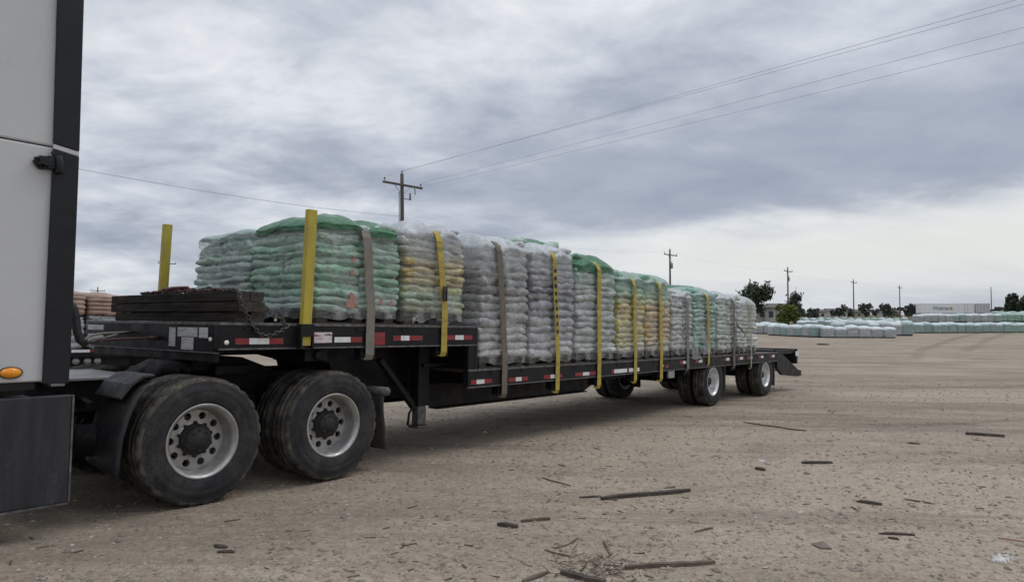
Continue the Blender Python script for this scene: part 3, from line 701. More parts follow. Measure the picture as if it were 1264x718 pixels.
# axles, suspension, wheels
TR_, TH = .478, .132
for x in (13.15, 16.12):
    mb = MB(); mb.tube([(x,5.8,TR_),(x,7.93,TR_)], .065, 14)
    for y in (6.3, 7.42):
        mb.beam((x-.55,y,.58),(x+.35,y,.47),.08,.09); mb.box(x-.66,x-.48,y-.06,y+.06,.52,.775); mb.tube([(x+.28,y,.5),(x+.28,y,.56),(x+.28,y,.63),(x+.28,y,.70),(x+.28,y,.77)], .1, 14, rr=[.09,.12,.10,.12,.09])
        mb.lathe([(.19,-.1),(.19,.1),(.1,.1)], (x, 6.15 if y < 7 else 7.58, TR_), 20)
    part('axle', mb, M['frame'], tl)
    wheel(tl, (x, 5.715, TR_), TR_, TH, -1, True, M['rim_alu'], False); wheel(tl, (x, 6.03, TR_), TR_, TH, -1, False, M['rim_alu'], False)
    wheel(tl, (x, 8.01, TR_), TR_, TH, 1, True, M['rim_alu'], False); wheel(tl, (x, 7.695, TR_), TR_, TH, 1, False, M['rim_alu'], False)
    for y0 in (5.60, 7.55):
        mb = MB(); mb.box(x+.60, x+.612, y0, y0+.58, .20, .775); part('mud_flap', mb, M['mudflap'], tl)
# beaver tail with the ramp folded flat on top
mb = MB()
for y in (YN+.02, 6.35, 7.3, YF-.09): mb.prism([(XE,HL-.02),(XE+.3,HL-.02),(18.55,.50),(18.78,.48),(18.78,.34),(18.5,.33),(17.3,.42),(XE,.60)], y, y+.07)
part('beaver_tail', mb, M['trailer'], tl, .006)
mb = MB()
for y in (YN+.06, 7.05):
    mb.box(XE+.02, 18.5, y, y+.06, HL-.06, HL+.05); mb.box(XE+.02, 18.5, y+.92, y+.98, HL-.06, HL+.05)
    for i in range(10): mb.box(XE+.06+i*.16, XE+.12+i*.16, y+.06, y+.92, HL-.01, HL+.03)
    mb.box(18.42, 18.52, y-.03, y+1.0, .66, HL+.055)
part('loading_ramp', mb, M['trailer'], tl, .006)
mb = MB()
for i in range(7): mb.box(17.1+i*.24, 17.2+i*.24, YN+.1, YF-.1, .86-i*.07, .89-i*.07)
part('tail_slat', mb, M['deckwood'], tl)
for y in (YN+.10, 7.85):
    mb = MB(); mb.box(18.522, 18.54, y, y+.14, .80, .93); part('tail_reflector', mb, M['white'], tl)
mb = MB(); mb.box(18.30,18.50,YN+.004,YN+.02,.86,.98); part('tail_reflector', mb, M['white'], tl)
# reflective tape along the near rail: (x0, x1, z) of red/white/red, and odd plates
def tape(segs, z, h=.052, y=YN-.004):
    mb = MB()
    for x0, x1, k in segs:
        mb.mi = k; mb.box(x0, x1, y, y+.006, z-h/2, z+h/2)
    return part('reflective_tape', mb, [M['red'], M['white']], tl)
tape([(3.07,3.20,0),(3.20,3.39,1),(3.39,3.53,0)], 1.345)
tape([(4.09,4.28,1),(4.28,4.42,0)], 1.353); tape([(4.83,4.94,0),(4.94,5.06,1),(5.06,5.25,0)], 1.366); tape([(5.63,5.77,0),(5.77,5.91,1),(5.91,6.06,0)], 1.370)
tape([(6.05,6.15,0),(6.15,6.29,1),(6.29,6.43,0)], .838, .05)
for x0, w in ((6.75,.40),(7.50,.42),(8.25,.55)): tape([(x0,x0+w*.36,0),(x0+w*.36,x0+w*.66,1),(x0+w*.66,x0+w,0)], .832, .05)
tape([(9.25,9.33,0),(9.33,9.72,1),(9.78,10.12,1)], .835, .06)
tape([(11.05,11.17,0)], .85, .05)
for x0 in (11.75, 12.42, 13.75, 14.5, 15.05, 15.75, 16.5): tape([(x0-.14,x0,0),(x0,x0+.16,1)], .90, .055)
tape([(14.1,14.16,1)], .90, .12)
mb = MB(); mb.box(4.57,4.72,YN-.004,YN+.002,1.295,1.425); part('placard', mb, M['red'], tl, label='square red placard on the side rail')
mb = MB(); mb.box(3.795,4.06,YN-.004,YN+.002,1.325,1.425); part('name_plate', mb, M['notice_plate'], tl)
mb = MB(); mb.box(11.18,11.40,YN-.002,YN+.03,.64,.76); part('name_plate', mb, M['galv'], tl, label='small grey plate hanging under the lower rail')
# notices and lamps on the nose
for (y0, y1, z0, z1) in ((6.31,6.42,1.285,1.455),(5.94,6.27,1.375,1.458),(6.00,6.20,1.262,1.37),(5.77,5.91,1.37,1.46),(7.75,8.12,1.41,1.465),(7.75,8.10,1.29,1.37)):
    mb = MB(); mb.box(XN-.004, XN+.002, y0, y1, z0, z1); part('notice', mb, M['notice'], tl)
for p, r_ in (((XN-.01, 5.72, 1.36), .016),):
    mb = MB(); mb.tube([(XN-.014,5.72,1.36),(XN+.002,5.72,1.36)], .018, 12); part('marker_lamp', mb, M['lampwhite'], tl)
mb = MB(); mb.tube([(2.99,YN-.012,1.335),(2.99,YN+.002,1.335)], .02, 12); part('marker_lamp', mb, M['lampwhite'], tl)
mb = MB()
for i in range(12): mb.tube([(10.95,YN-.012,.86),(10.95,YN+.002,.86)], .022, 10); break
part('marker_lamp', mb, M['amber'], tl)
for x, z in [(4.51,1.20),(5.57,1.20)] + [(x, .70) for x in (6.65,7.79,8.86,9.96,10.86,11.91,12.84,14.12,15.09)]:
    mb = MB(); mb.tube([(x-.075,YN+.06,z),(x+.085,YN+.06,z)], .04, 12); mb.box(x-.085,x-.07,YN+.01,YN+.12,z-.05,z+.073); mb.box(x+.08,x+.095,YN+.01,YN+.12,z-.05,z+.073); part('winch', mb, M['trailer'], tl)

mb = MB()
for x in [3.15+i*.6 for i in range(5)]: mb.box(x, x+.09, YN-.012, YN+.0, HU-.06, HU-.035)
for x in [6.4+i*.6 for i in range(17)]: mb.box(x, x+.09, YN-.012, YN+.0, HL-.06, HL-.035)
part('stake_pocket', mb, M['trailer'], tl)
for x, y0, y1 in ((3.735, YN-.08, YN-.001), (3.577, YF+.001, YF+.07)):
    mb = MB(); mb.box(x-.07, x+.07, y0, y1, 1.385, HU-.002); mb.box(x-.07, x-.052, y0, y1, 1.275, 1.385); mb.box(x+.055, x+.07, y0, y1, 1.275, 1.385); part('stake_socket', mb, M['trailer'], tl)

# ------------------------------------------------------------------ bags: a few pillow shapes shared by every bag
def bag_mesh(seed, sx, sy, sz):
    q = random.Random(seed); nx, ny, nz = 16, 16, 8; bm = bmesh.new(); cache = {}; off = Vector((q.uniform(0,90), q.uniform(0,90), q.uniform(0,90)))
    def V(x, y, z):
        k = (round(x,4), round(y,4), round(z,4))
        if k in cache: return cache[k]
        tz = math.sqrt(max(0, (1-abs(x)**7)*(1-abs(y)**7)))
        ex = 1 - .095*abs(z)**2.6; zz = z*(.74 + .26*tz)
        p = Vector((x*sx*ex*(1-.03*abs(y)**4), y*sy*ex*(1-.03*abs(x)**4), zz*sz))
        nn = noise.noise(p*5 + off)*.024 + noise.noise(Vector((p.x*13, p.y*13, p.z*22)) + off)*.013 + noise.noise(Vector((p.x*30, p.y*30, p.z*30)) + off)*.005
        dr = Vector((x**3*.9, y**3*.9, z*.6))
        p += dr*nn
        p.z += noise.noise(Vector((p.x*3.2, p.y*3.2, 0)) + off)*.034 - .010*(abs(x)**3 + abs(y)**3)*.5
        v = cache[k] = bm.verts.new(p); return v
    def face(f_, na, nb):
        for i in range(na):
            for j in range(nb):
                a0, a1 = -1+2*i/na, -1+2*(i+1)/na; b0, b1 = -1+2*j/nb, -1+2*(j+1)/nb
                bm.faces.new([V(*f_(a0,b0)), V(*f_(a1,b0)), V(*f_(a1,b1)), V(*f_(a0,b1))])
    face(lambda a,b: (a,b,1), nx, ny); face(lambda a,b: (b,a,-1), ny, nx)
    face(lambda a,b: (a,-1,b), nx, nz); face(lambda a,b: (b,1,a), nz, nx)
    face(lambda a,b: (1,a,b), ny, nz); face(lambda a,b: (-1,b,a), nz, ny)
    for f_ in bm.faces: f_.smooth = True
    me = bpy.data.meshes.new('bag'); bm.to_mesh(me); bm.free(); me.materials.append(M['bag']); return me
BAGS = [bag_mesh(i, .29, .31, .066) for i in range(9)]
def lerp3(a, b, t): return tuple(x + (y-x)*t for x, y in zip(a, b))

def rr_pt(th, a, b, n=5.0):
    c, s = math.cos(th), math.sin(th); k = (abs(c)**n + abs(s)**n) ** (-1/n)
    return a*c*k, b*s*k
def cover(ca, cl, ha, hl, top, skirt, seed, strap=None, droop=.15, layers=None):
    """sheet draped over a load: dome plus a ragged skirt"""
    q = random.Random(seed); mb = MB(); off = Vector((q.uniform(0,50), q.uniform(0,50), 0)); n = 96; rows = []
    rq = [0.02,.2,.38,.54,.68,.80,.89,.95,1.0]
    for r_ in rq:
        row = []
        for j in range(n):
            th = 2*math.pi*j/n; x, y = rr_pt(th, ha, hl, 8); x *= r_; y *= r_
            z = top - droop*r_**5 + noise.noise(Vector((x*3, y*3, 0)) + off)*.035 + noise.noise(Vector((x*9, y*9, 4)) + off)*.014
            if strap is not None:
                d = (ca + x - strap); z -= .055*math.exp(-(d/.07)**2)*(.25+.75*r_) - .018*math.exp(-((abs(d)-.2)/.12)**2)
            row.append(Vector((ca+x, cl+y, z)))
        rows.append(row)
    edge = rows[-1]; m = 7
    for k in range(1, m+1):
        row = []
        for j in range(n):
            th = 2*math.pi*j/n; x, y = rr_pt(th, ha, hl, 8)
            ln = skirt*(1 + .6*noise.noise(Vector((math.cos(th)*1.6, math.sin(th)*1.6, seed*1.7))) + .35*noise.noise(Vector((math.cos(th)*6, math.sin(th)*6, seed*.7))))
            f_ = k/m; o = 1 + .012 + .016*math.sin(th*23 + seed) * f_ + noise.noise(Vector((x*6, y*6, f_*2)) + off)*.02
            if strap is not None and y < 0: o -= .03*math.exp(-((ca + x - strap)/.08)**2)
            p = edge[j]; row.append(Vector((ca + x*o, cl + y*o, p.z - ln*f_)))
        rows.append(row)
    mb.grid(rows, True); return mb
def film_sides(ca, cl, ha, hl, z0, z1, nl, seed, strap=None, zs=None):
    q = random.Random(seed); mb = MB(); off = Vector((q.uniform(0,50), q.uniform(0,50), 0)); n = 104; rows = []; m = nl*5
    for k in range(m+1):
        f_ = k/m; z = z0 + (z1-z0)*f_; ph = (f_*nl) % 1.0
        if zs:
            i_ = max(0, min(len(zs)-2, sum(1 for q_ in zs if q_ <= z) - 1)); ph = max(0, min(1, (z-zs[i_])/(zs[i_+1]-zs[i_])))
        bul = -.016 + .028*math.sin(math.pi*ph)**.6
        if zs and z < zs[0] + (zs[1]-zs[0])*.4: bul = .008
        row = []
        for j in range(n):
            th = 2*math.pi*j/n; x, y = rr_pt(th, ha, hl, 9)
            zz = z + (.010*noise.noise(Vector((x*2.2, y*2.2, z*3)) + off) if k > 6 else .045*noise.noise(Vector((x*5, y*5, 2)) + off)*(6-k)/6 + .012*noise.noise(Vector((x*17, y*17, 2)) + off)*(6-k)/6)
            amp = bul + .016*noise.noise(Vector((x*4, y*4, z*9)) + off) + .010*noise.noise(Vector((x*14, y*14, z*4)) + off)
            top = max(0, f_-.80)/.20; amp -= .13*top*top
            if strap is not None and y < 0: amp -= .022*math.exp(-((ca + x - strap)/.07)**2)
            l_ = math.hypot(x, y); row.append(Vector((ca + x*(1+amp/l_), cl + y*(1+amp/l_), zz)))
        rows.append(row)
    mb.grid(rows, True); return mb

def pallet_base(x0, x1, y0, y1, z):
    mb = MB(); q = random.Random(int(x0*100))
    for yy in (y0+.02, (y0+y1)/2-.05, y1-.12):
        for xx in (x0+.03, (x0+x1)/2-.06, x1-.15): mb.box(xx, xx+.12, yy, yy+.10, z+.022, z+.10)
    for i in range(5):
        xx = x0 + (x1-x0-.11)*i/4; mb.box(xx, xx+.11, y0, y1, z+.122, z+.142)
    for yy in (y0, (y0+y1)/2-.05, y1-.10): mb.box(x0, x1, yy, yy+.10, z+.10, z+.122); mb.box(x0, x1, yy, yy+.10, z, z+.022)
    return mb
def bag_load(x0, x1, y0, y1, deck, top, nl, tints, label, group, sheet=None, skirt=.18, strap=None, seed=0, film=True, droop=.15, bright=1.08):
    """tints: list of (fraction, colour) from bottom to top"""
    q = random.Random(seed*13+1); x0 += .022; x1 -= .022; ca, cl = (x0+x1)/2, (y0+y1)/2
    rt = root('bag_pallet', (ca, cl, deck), label, 'bag pallet', group, frame=T); b = BASE[rt.name]
    part('wooden_pallet', pallet_base(x0+.02, x1-.02, y0+.03, y1-.03, deck), M['palletwood'], rt)
    zb = deck + .142; lh = (top - .03 - zb)/nl; kx = (x1-x0)/2/.29/2; ky = (y1-y0)/2/.31/2
    sway = [q.uniform(-.016, .016) for _ in range(nl)]
    wts = [q.uniform(.80, 1.22) for _ in range(nl)]; sw = sum(wts); zs = [zb]
    for w_ in wts: zs.append(zs[-1] + (top - .03 - zb)*w_/sw)
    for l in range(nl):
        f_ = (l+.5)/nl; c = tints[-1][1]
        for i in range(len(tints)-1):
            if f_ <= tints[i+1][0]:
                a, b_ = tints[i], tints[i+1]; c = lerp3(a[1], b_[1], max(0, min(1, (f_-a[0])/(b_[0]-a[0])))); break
        tp = max(0, f_-.70)/.30; sh = 1 - .13*tp**1.6
        for i in (-1, 1):
            for j in (-1, 1):
                o = bpy.data.objects.new('bag', q.choice(BAGS)); COL.objects.link(o); o.parent = rt; BASE[o.name] = b
                o.location = (i*(x1-x0)/4*sh + sway[l] + q.uniform(-.008,.008), j*(y1-y0)/4*sh + q.uniform(-.013,.013), (zs[l]+zs[l+1])/2 - deck + q.uniform(-.009,.009) - .03*tp*tp)
                o.scale = (kx*q.uniform(.97,1.03), ky*q.uniform(.97,1.03), (zs[l+1]-zs[l])/.132*q.uniform(1.22,1.5))
                o.rotation_euler = (q.uniform(-.035,.035) + .22*tp*tp*j*-1 , q.uniform(-.04,.04) + .20*tp*tp*i, q.choice((0, math.pi)) + q.uniform(-.03,.03))
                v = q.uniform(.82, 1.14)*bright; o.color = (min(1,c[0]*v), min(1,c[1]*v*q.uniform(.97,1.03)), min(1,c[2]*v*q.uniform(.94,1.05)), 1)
    if film: part('stretch_film', film_sides(ca, cl, (x1-x0)/2+.012, (y1-y0)/2+.012, deck+.055, top-.06, nl+1, seed+3, strap, zs), M['film'], rt, fix=False)
    if sheet: part('cover_sheet', cover(ca, cl, (x1-x0)/2+.012, (y1-y0)/2+.012, top+.05, skirt, seed+1, strap, droop), M[sheet], rt, fix=False)
    return rt
GRN, PGR, WHT, GRY, YEL, TAN, TEAL, DGR = (.16,.36,.24), (.36,.46,.41), (.52,.52,.51), (.34,.335,.33), (.47,.41,.17), (.46,.37,.24), (.22,.40,.35), (.15,.17,.16)
GN = 'bag pallets along the near side of the trailer'; GF = 'bag pallets in the far row of the trailer'
YB0, YB1, YC0, YC1 = 5.605, 6.80, 6.86, 8.06
loadB = bag_load(3.86, 4.96, YB0, YB1, HU, 2.56, 12, [(0,(.37,.52,.43)),(.3,(.20,.46,.29)),(.75,(.24,.45,.31)),(1,(.40,.48,.44))], 'pale green bag pallet with red marks and dark green cover behind the yellow stake', GN, 'film_green', .06, 4.47, 1, droop=.13)
bag_load(3.88, 4.94, YC0, YC1, HU, 2.50, 11, [(0,(.34,.48,.41)),(1,(.32,.46,.39))], 'dull pale green bag pallet behind the dark timber stack', GF, 'film_pale', .10, None, 2, droop=.08)
bag_load(4.98, 5.96, YB0, YB1, HU, 2.64, 13, [(0,(.46,.45,.28)),(.2,(.30,.46,.26)),(.32,(.52,.42,.11)),(.62,(.52,.40,.15)),(.75,(.50,.50,.44)),(1,WHT)], 'yellowish bag pallet with white top at the rear end of the upper deck', GN, 'film_white', .30, 5.50, 3, droop=.17)
bag_load(4.98, 5.96, YC0, YC1, HU, 2.60, 12, [(0,PGR),(1,WHT)], 'white topped bag pallet in the far row behind the yellowish pallet', GF, 'film_white', .2, None, 4)
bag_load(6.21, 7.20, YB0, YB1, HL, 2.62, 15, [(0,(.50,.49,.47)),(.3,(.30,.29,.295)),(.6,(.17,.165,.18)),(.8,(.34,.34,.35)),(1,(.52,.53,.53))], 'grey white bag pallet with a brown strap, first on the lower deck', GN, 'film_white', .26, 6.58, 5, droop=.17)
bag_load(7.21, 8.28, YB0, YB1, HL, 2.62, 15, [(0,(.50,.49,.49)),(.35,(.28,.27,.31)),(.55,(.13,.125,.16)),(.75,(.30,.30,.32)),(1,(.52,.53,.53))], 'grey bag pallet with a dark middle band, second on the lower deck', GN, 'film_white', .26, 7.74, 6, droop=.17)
bag_load(8.45, 9.75, YC0, YC1, HL, 2.93, 14, [(0,PGR),(1,PGR)], 'green covered bag pallet peeping up behind the grey pallets', GF, 'film_green', .16, None, 7)
bag_load(8.30, 9.43, YB0, YB1, HL, 2.56, 15, [(0,(.48,.51,.48)),(.3,(.38,.42,.41)),(.65,(.36,.41,.39)),(.8,(.34,.47,.39)),(1,(.18,.40,.27))], 'tall grey bag pallet with dark green top and a single yellow strap', GN, 'film_green', .10, 8.85, 8, droop=.17)
bag_load(9.46, 10.39, YB0, YB1, HL, 2.40, 14, [(0,(.48,.48,.42)),(.15,(.56,.50,.20)),(.6,(.58,.46,.09)),(.8,(.24,.46,.30)),(1,(.18,.40,.26))], 'bright yellow bag pallet with green top layers', GN, 'film_pale', .13, 9.94, 9)
bag_load(10.41, 11.31, YB0, YB1, HL, 2.40, 14, [(0,(.50,.47,.42)),(.2,(.60,.42,.16)),(.6,(.56,.37,.14)),(.75,(.32,.47,.33)),(1,(.18,.40,.26))], 'orange tan bag pallet with green top layers beside the yellow one', GN, 'film_pale', .13, 10.84, 10)
bag_load(11.36, 12.25, YB0, YB1, HL, 2.20, 12, [(0,(.52,.53,.51)),(1,(.52,.55,.54))], 'low white bag pallet over the front trailer wheel', GN, 'film_white', .13, 11.91, 11)
bag_load(14.3, 15.65, YC0, YC1, HL, 2.48, 12, [(0,PGR),(1,PGR)], 'green topped bag pallet in the far row showing over the low white pallet', GF, 'film_green', .13, None, 12)
bag_load(12.30, 13.36, YB0, YB1, HL, 2.27, 13, [(0,(.14,.44,.29)),(.3,(.32,.50,.43)),(.7,(.24,.46,.38)),(1,(.24,.46,.35))], 'teal green bag pallet with a loose yellow strap', GN, 'film_pale', .10, 12.82, 13)
bag_load(13.40, 14.40, YB0, YB1, HL, 2.24, 13, [(0,(.54,.57,.53)),(.5,(.48,.58,.49)),(1,(.50,.58,.52))], 'white green bag pallet second from the tail with a dark strap', GN, 'film_white', .10, 14.13, 14)
bag_load(14.44, 15.62, YB0, YB1, HL, 2.22, 13, [(0,(.60,.61,.57)),(1,(.60,.62,.57))], 'rearmost white bag pallet under a bluish cover at the trailer tail', GN, 'film_white', .30, 15.09, 15, droop=.19)
# red printed emblems on the bags of the first pallet: part of that load
mb = MB()
for (x, z, s_) in ((4.28,1.73,.055),(4.29,2.02,.022),(4.30,2.15,.02),(4.66,1.74,.022),(4.80,1.73,.02)):
    row = [Vector((x + s_*dx, YB0-.022, z + s_*dz)) for dx, dz in ((-1,-1.1),(.9,-1.2),(1.05,.2),(.55,1.5),(-.1,1.7),(-.35,.5),(-1.1,-.2))]
    mb.add(row + [p + Vector((0,.006,0)) for p in row], [tuple(range(7))] + [(i, i+7, (i+1)%7+7, (i+1)%7) for i in range(7)])
part('printed_emblem', mb, pmat('print_red', (.40,.13,.09), (.30,.20,.15), 20, .5), loadB)

# ------------------------------------------------------------------ straps over the loads
def strap(x, xt, deck, top, mat, label, w=.09, zb=None, dy=0.0):
    low = zb if zb is not None else deck - .38
    q = random.Random(int(x*100)); e = YB0 - .045 + dy; y0 = YN - .022
    pts = [(x+.0, YN+.05, low+.02), (x, YN-.0, low), (x, y0, low+.05), (x, y0, deck-.02), (x, y0-.004, deck+.10)]
    n = 14
    for i in range(n+1):
        f_ = i/n; z = deck+.2 + (top-.16-deck-.2)*f_; pts.append((x + (xt-x)*f_, e + .003*math.sin(f_*9+x), z))
    pts += [(xt, e+.035, top-.085), (xt, e+.10, top-.035), (xt, e+.22, top-.005), (xt, e+.5, top+.018), (xt, 6.35, top+.030), (xt, 6.75, top+.02), (xt, 7.2, top+.02), (xt, 7.7, top-.02), (xt, 7.95, top-.07), (xt, 8.12, top-.2), (xt, 8.16, top-.4), (xt, 8.165, deck), (xt, 8.165, low+.05)]
    mb = MB(); mb.ribbon(pts, (w, 0, 0), .005)
    if 'lettering' in label:
        mb.mi = 1
        for k in range(9):
            z = 1.42 + k*.105; f_ = (z-deck-.2)/(top-.16-deck-.2); xx = x + (xt-x)*f_; mb.box(xx-.022, xx+.022, e-.010, e-.001, z, z+.05)
    return single('load_strap', mb, [M[mat], M['hub']], (x, YN, low), label, 'strap', 'cargo straps over the bag pallets', frame=T, fix=True)
strap(4.51, 4.44, HU, 2.545, 'strapgrey', 'wide grey strap over the green pallet beside the yellow stake', .105, 1.15)
strap(5.57, 5.47, HU, 2.62, 'yellow', 'yellow strap with a dark buckle over the yellowish pallet on the upper deck', .09, 1.16)
strap(6.65, 6.52, HL, 2.60, 'strapbrown', 'long brown strap over the first grey pallet on the lower deck', .10, .62)
strap(7.79, 7.69, HL, 2.60, 'yellow', 'yellow strap with dark lettering marks over the second grey pallet', .09, .60)
strap(8.86, 8.84, HL, 2.53, 'yellow', 'yellow strap hanging straight over the tall grey pallet with green top', .10, .60)
strap(9.96, 9.92, HL, 2.37, 'yellow', 'yellow strap over the bright yellow pallet', .09, .62)
strap(10.86, 10.82, HL, 2.37, 'yellow', 'golden strap over the orange tan pallet', .10, .60)
strap(11.91, 11.90, HL, 2.17, 'strapgrey', 'grey strap over the low white pallet', .09, .74)
strap(12.84, 12.81, HL, 2.25, 'yellow', 'slack yellow strap over the teal green pallet', .09, .80)
strap(14.12, 14.12, HL, 2.22, 'strapbrown', 'dark strap with a loose tail over the second pallet from the tail', .10, .70)
strap(15.09, 15.10, HL, 2.20, 'strappale', 'thin pale green strap over the rearmost pallet', .06, .65)
# ratchet buckle, marks and loose film
def scrap(name, pts, wv, th, mat, label, cat, group=None):
    mb = MB(); mb.ribbon(pts, wv, th); return single(name, mb, mat, pts[0], label, cat, group, frame=T)
mb = MB(); mb.box(5.515,5.585,5.535,5.55,1.80,1.90); mb.tube([(5.52,5.54,1.91),(5.58,5.54,1.91)], .016, 8); mb.box(5.525,5.535,5.52,5.55,1.78,1.95); mb.box(5.565,5.575,5.52,5.55,1.78,1.95)
single('ratchet_buckle', mb, M['chain'], (5.55,5.54,1.80), 'dark ratchet buckle on the lower part of the upper deck yellow strap', 'buckle', frame=T, bev=.004)
scrap('strap_tail', [(12.86,5.53,1.90),(13.0,5.51,1.88),(13.05,5.50,1.6),(13.02,5.50,1.3),(13.06,5.51,1.1),(13.0,5.52,1.0)], (.07,.02,0), .006, M['strapbrown'], 'loose brown strap end looping down the teal green pallet', 'strap')
scrap('strap_tail', [(14.18,5.53,1.62),(14.45,5.47,1.45),(14.5,5.46,1.40),(14.3,5.5,1.25),(14.2,5.53,1.1)], (.10,.02,.03), .006, M['trim_black'], 'black flapping strap tail beside the dark strap', 'strap')

# torn film hanging from the white load
def torn(x, z1, z0, w0, w1, label, seed):
    mb = MB(); rows = []; q = random.Random(seed)
    for i in range(12):
        f_ = i/11; z = z1 + (z0-z1)*f_; w = w0 + (w1-w0)*f_
        rows.append([Vector((x + (j/8-.5)*w + .04*math.sin(f_*5+seed), 5.545 - .05*f_ + .03*noise.noise(Vector((j*.7, f_*4, seed))), z + .03*noise.noise(Vector((j*.5, seed, f_))))) for j in range(9)])
    mb.grid(rows); return single('torn_film', mb, M['film_torn'], (x, 5.54, z0), label, 'plastic film', frame=T, fix=False)
torn(12.15, 1.45, .95, .10, .42, 'torn white film hanging over the rail at the low white pallet', 2)
torn(12.62, 1.45, 1.03, .12, .40, 'torn clear film on the lower half of the teal pallet', 4)

# ------------------------------------------------------------------ stakes, timbers, chains
for (x, y, dz, xt, label) in ((3.733, 5.545, 2.573, .035, 'yellow wooden stake standing at the front corner of the pale green pallet'), (3.575, 8.17, 2.634, .035, 'yellow stake on the far side behind the dark timber stack')):
    mb = MB(); mb.box(-.048, .048, -.03, .03, 0, dz-1.30); mb.v = [Vector((x + v.x + xt*(v.z/1.3), y + v.y, 1.30 + v.z)) for v in mb.v]
    o = single('stake', mb, M['stake'], (x, y, 1.30), label, 'stake', 'yellow stakes of the upper deck', frame=T, bev=.005)
for l, ln in enumerate(('bottom', 'middle', 'top')):
    for k, kn in enumerate(('front', 'rear')):
        x0 = 3.10 + k*.135 + rnd.uniform(-.008,.012); z0 = HU + .006 + l*.092; y0 = 5.60 + rnd.uniform(-.03,.06); y1 = 8.26 + rnd.uniform(-.08,.06)
        mb = MB(); n = 12; rows = []
        for i in range(n+1):
            y = y0 + (y1-y0)*i/n; e = lambda: rnd.uniform(-.004,.004)
            rows.append([Vector((x0+e(), y, z0+e()*.5)), Vector((x0+.125+e(), y, z0+e()*.5)), Vector((x0+.125+e(), y, z0+.087+e()*.5)), Vector((x0+e(), y, z0+.087+e()*.5))])
        mb.grid(rows, True); mb.fs = [False]*len(mb.f); mb.mi = 1; mb.add(rows[0], [(0,1,2,3)]); mb.add(rows[-1], [(3,2,1,0)])
        single('timber', mb, [M['timber'], M['timber_end']], (x0, 6.8, z0), f'{kn} dark timber in the {ln} layer of the stack on the trailer nose', 'timber', 'dark timbers stacked on the trailer nose', frame=T, bev=.008)
def chain(pts, label, r=.006, pitch=.044, mat='chain'):
    pts = [Vector(p) for p in pts]; fine = []
    for i in range(len(pts)-1):
        for k in range(40): fine.append(pts[i].lerp(pts[i+1], k/40))
    fine.append(pts[-1]); mb = MB(); acc = 0; last = fine[0]; c = 0
    for i in range(1, len(fine)):
        acc += (fine[i]-fine[i-1]).length
        if acc >= pitch*.78:
            a, b = last, fine[i]; t_ = (b-a).normalized(); s = t_.cross(Vector((.3,.9,.2))).normalized(); s2 = t_.cross(s).normalized()
            w = (s if c % 2 else s2)*.0135; m_ = (a+b)/2; h = t_*pitch*.5
            loop = [m_+h*.5+w, m_+h*.9+w*.6, m_+h, m_+h*.9-w*.6, m_+h*.5-w, m_-h*.5-w, m_-h*.9-w*.6, m_-h, m_-h*.9+w*.6, m_-h*.5+w]
            mb.tube(loop, r, 6, True); c += 1; acc = 0; last = fine[i]
    return single('chain', mb, M[mat], pts[0], label, 'chain', frame=T)
ZT = HU + .006 + 3*.092
chain([(3.12,5.9,ZT+.01),(3.11,5.68,ZT+.012),(3.09,5.575,ZT-.02),(3.10,5.55,ZT-.12),(3.18,5.55,HU+.03),(3.22,5.552,HU-.03),(3.28,5.55,HU-.10),(3.38,5.55,HU-.11),(3.48,5.55,HU-.07),(3.56,5.553,HU-.03),(3.52,5.60,HU+.04),(3.42,5.62,HU+.10),(3.38,5.66,HU+.18)], 'grey steel chain hanging over the near end of the timber stack')
chain([(3.2,5.9,ZT+.012),(3.14,6.2,ZT+.014),(3.22,6.5,ZT+.014),(3.13,6.8,ZT+.014),(3.2,7.1,ZT+.014),(3.15,7.5,ZT+.014),(3.2,7.8,ZT+.014)], 'rusty chain lying along the top of the timber stack', .010, .07, 'rust')
chain([(3.3,6.2,ZT+.012),(3.25,6.45,ZT+.04),(3.3,6.7,ZT+.03),(3.22,7.0,ZT+.05),(3.28,7.3,ZT+.03),(3.22,7.75,ZT+.012)], 'dark heaped chain behind the rusty one on the timber stack', .011, .075, 'hub')
mb = MB(); mb.tube([(3.20,6.75,ZT+.055),(3.18,7.0,ZT+.055),(3.2,7.25,ZT+.05)], .018, 10); mb.tube([(3.2,7.25,ZT+.05),(3.17,7.3,ZT+.03),(3.15,7.33,ZT+.012)], .012, 8); mb.tube([(3.20,6.75,ZT+.055),(3.22,6.7,ZT+.03)], .012, 8)
single('load_binder', mb, M['binder'], (3.19,7.0,ZT), 'dark red lever binder lying on the timber stack', 'load binder', frame=T)

# ------------------------------------------------------------------ second trailer parked behind, seen through the gap
bt = root('parked_flatbed', (1.5, 15.0, 0), 'flatbed with red and white tape parked behind the tractor under reddish bags', 'trailer', frame=T)
y0b, y1b = 14.0, 16.5
mb = MB(); mb.box(-4.5, 6.3, y0b, y0b+.1, .83, .985); mb.box(-4.5, 6.3, y1b-.1, y1b, .83, .985); mb.box(-4.5, 6.3, y0b+.1, y1b-.1, .93, .98); mb.box(-4.5,6.3,14.7,14.8,.5,.929); mb.box(-4.5,6.3,15.7,15.8,.5,.929)
part('deck', mb, M['trailer'], bt, .01)
mb = MB()
for i in range(34): mb.mi = i % 2; mb.box(-4.4+i*.31, -4.4+i*.31+.30, y0b-.005, y0b, .925, .975)
part('reflective_tape', mb, [M['red'], M['white']], bt)
mb = MB(); mb.box(4.2, 5.6, y0b+.05, y0b+.10, .66, .829); lb = part('fitting_bar', mb, M['trailer'], bt)
for x in (4.68, 4.87, 5.04):
    mb = MB(); mb.tube([(x, y0b+.05, .765), (x, y0b+.03, .765)], .06, 14); part('air_fitting', mb, M['galv'], lb)  # round air reservoir and glad hand ends, no lamps
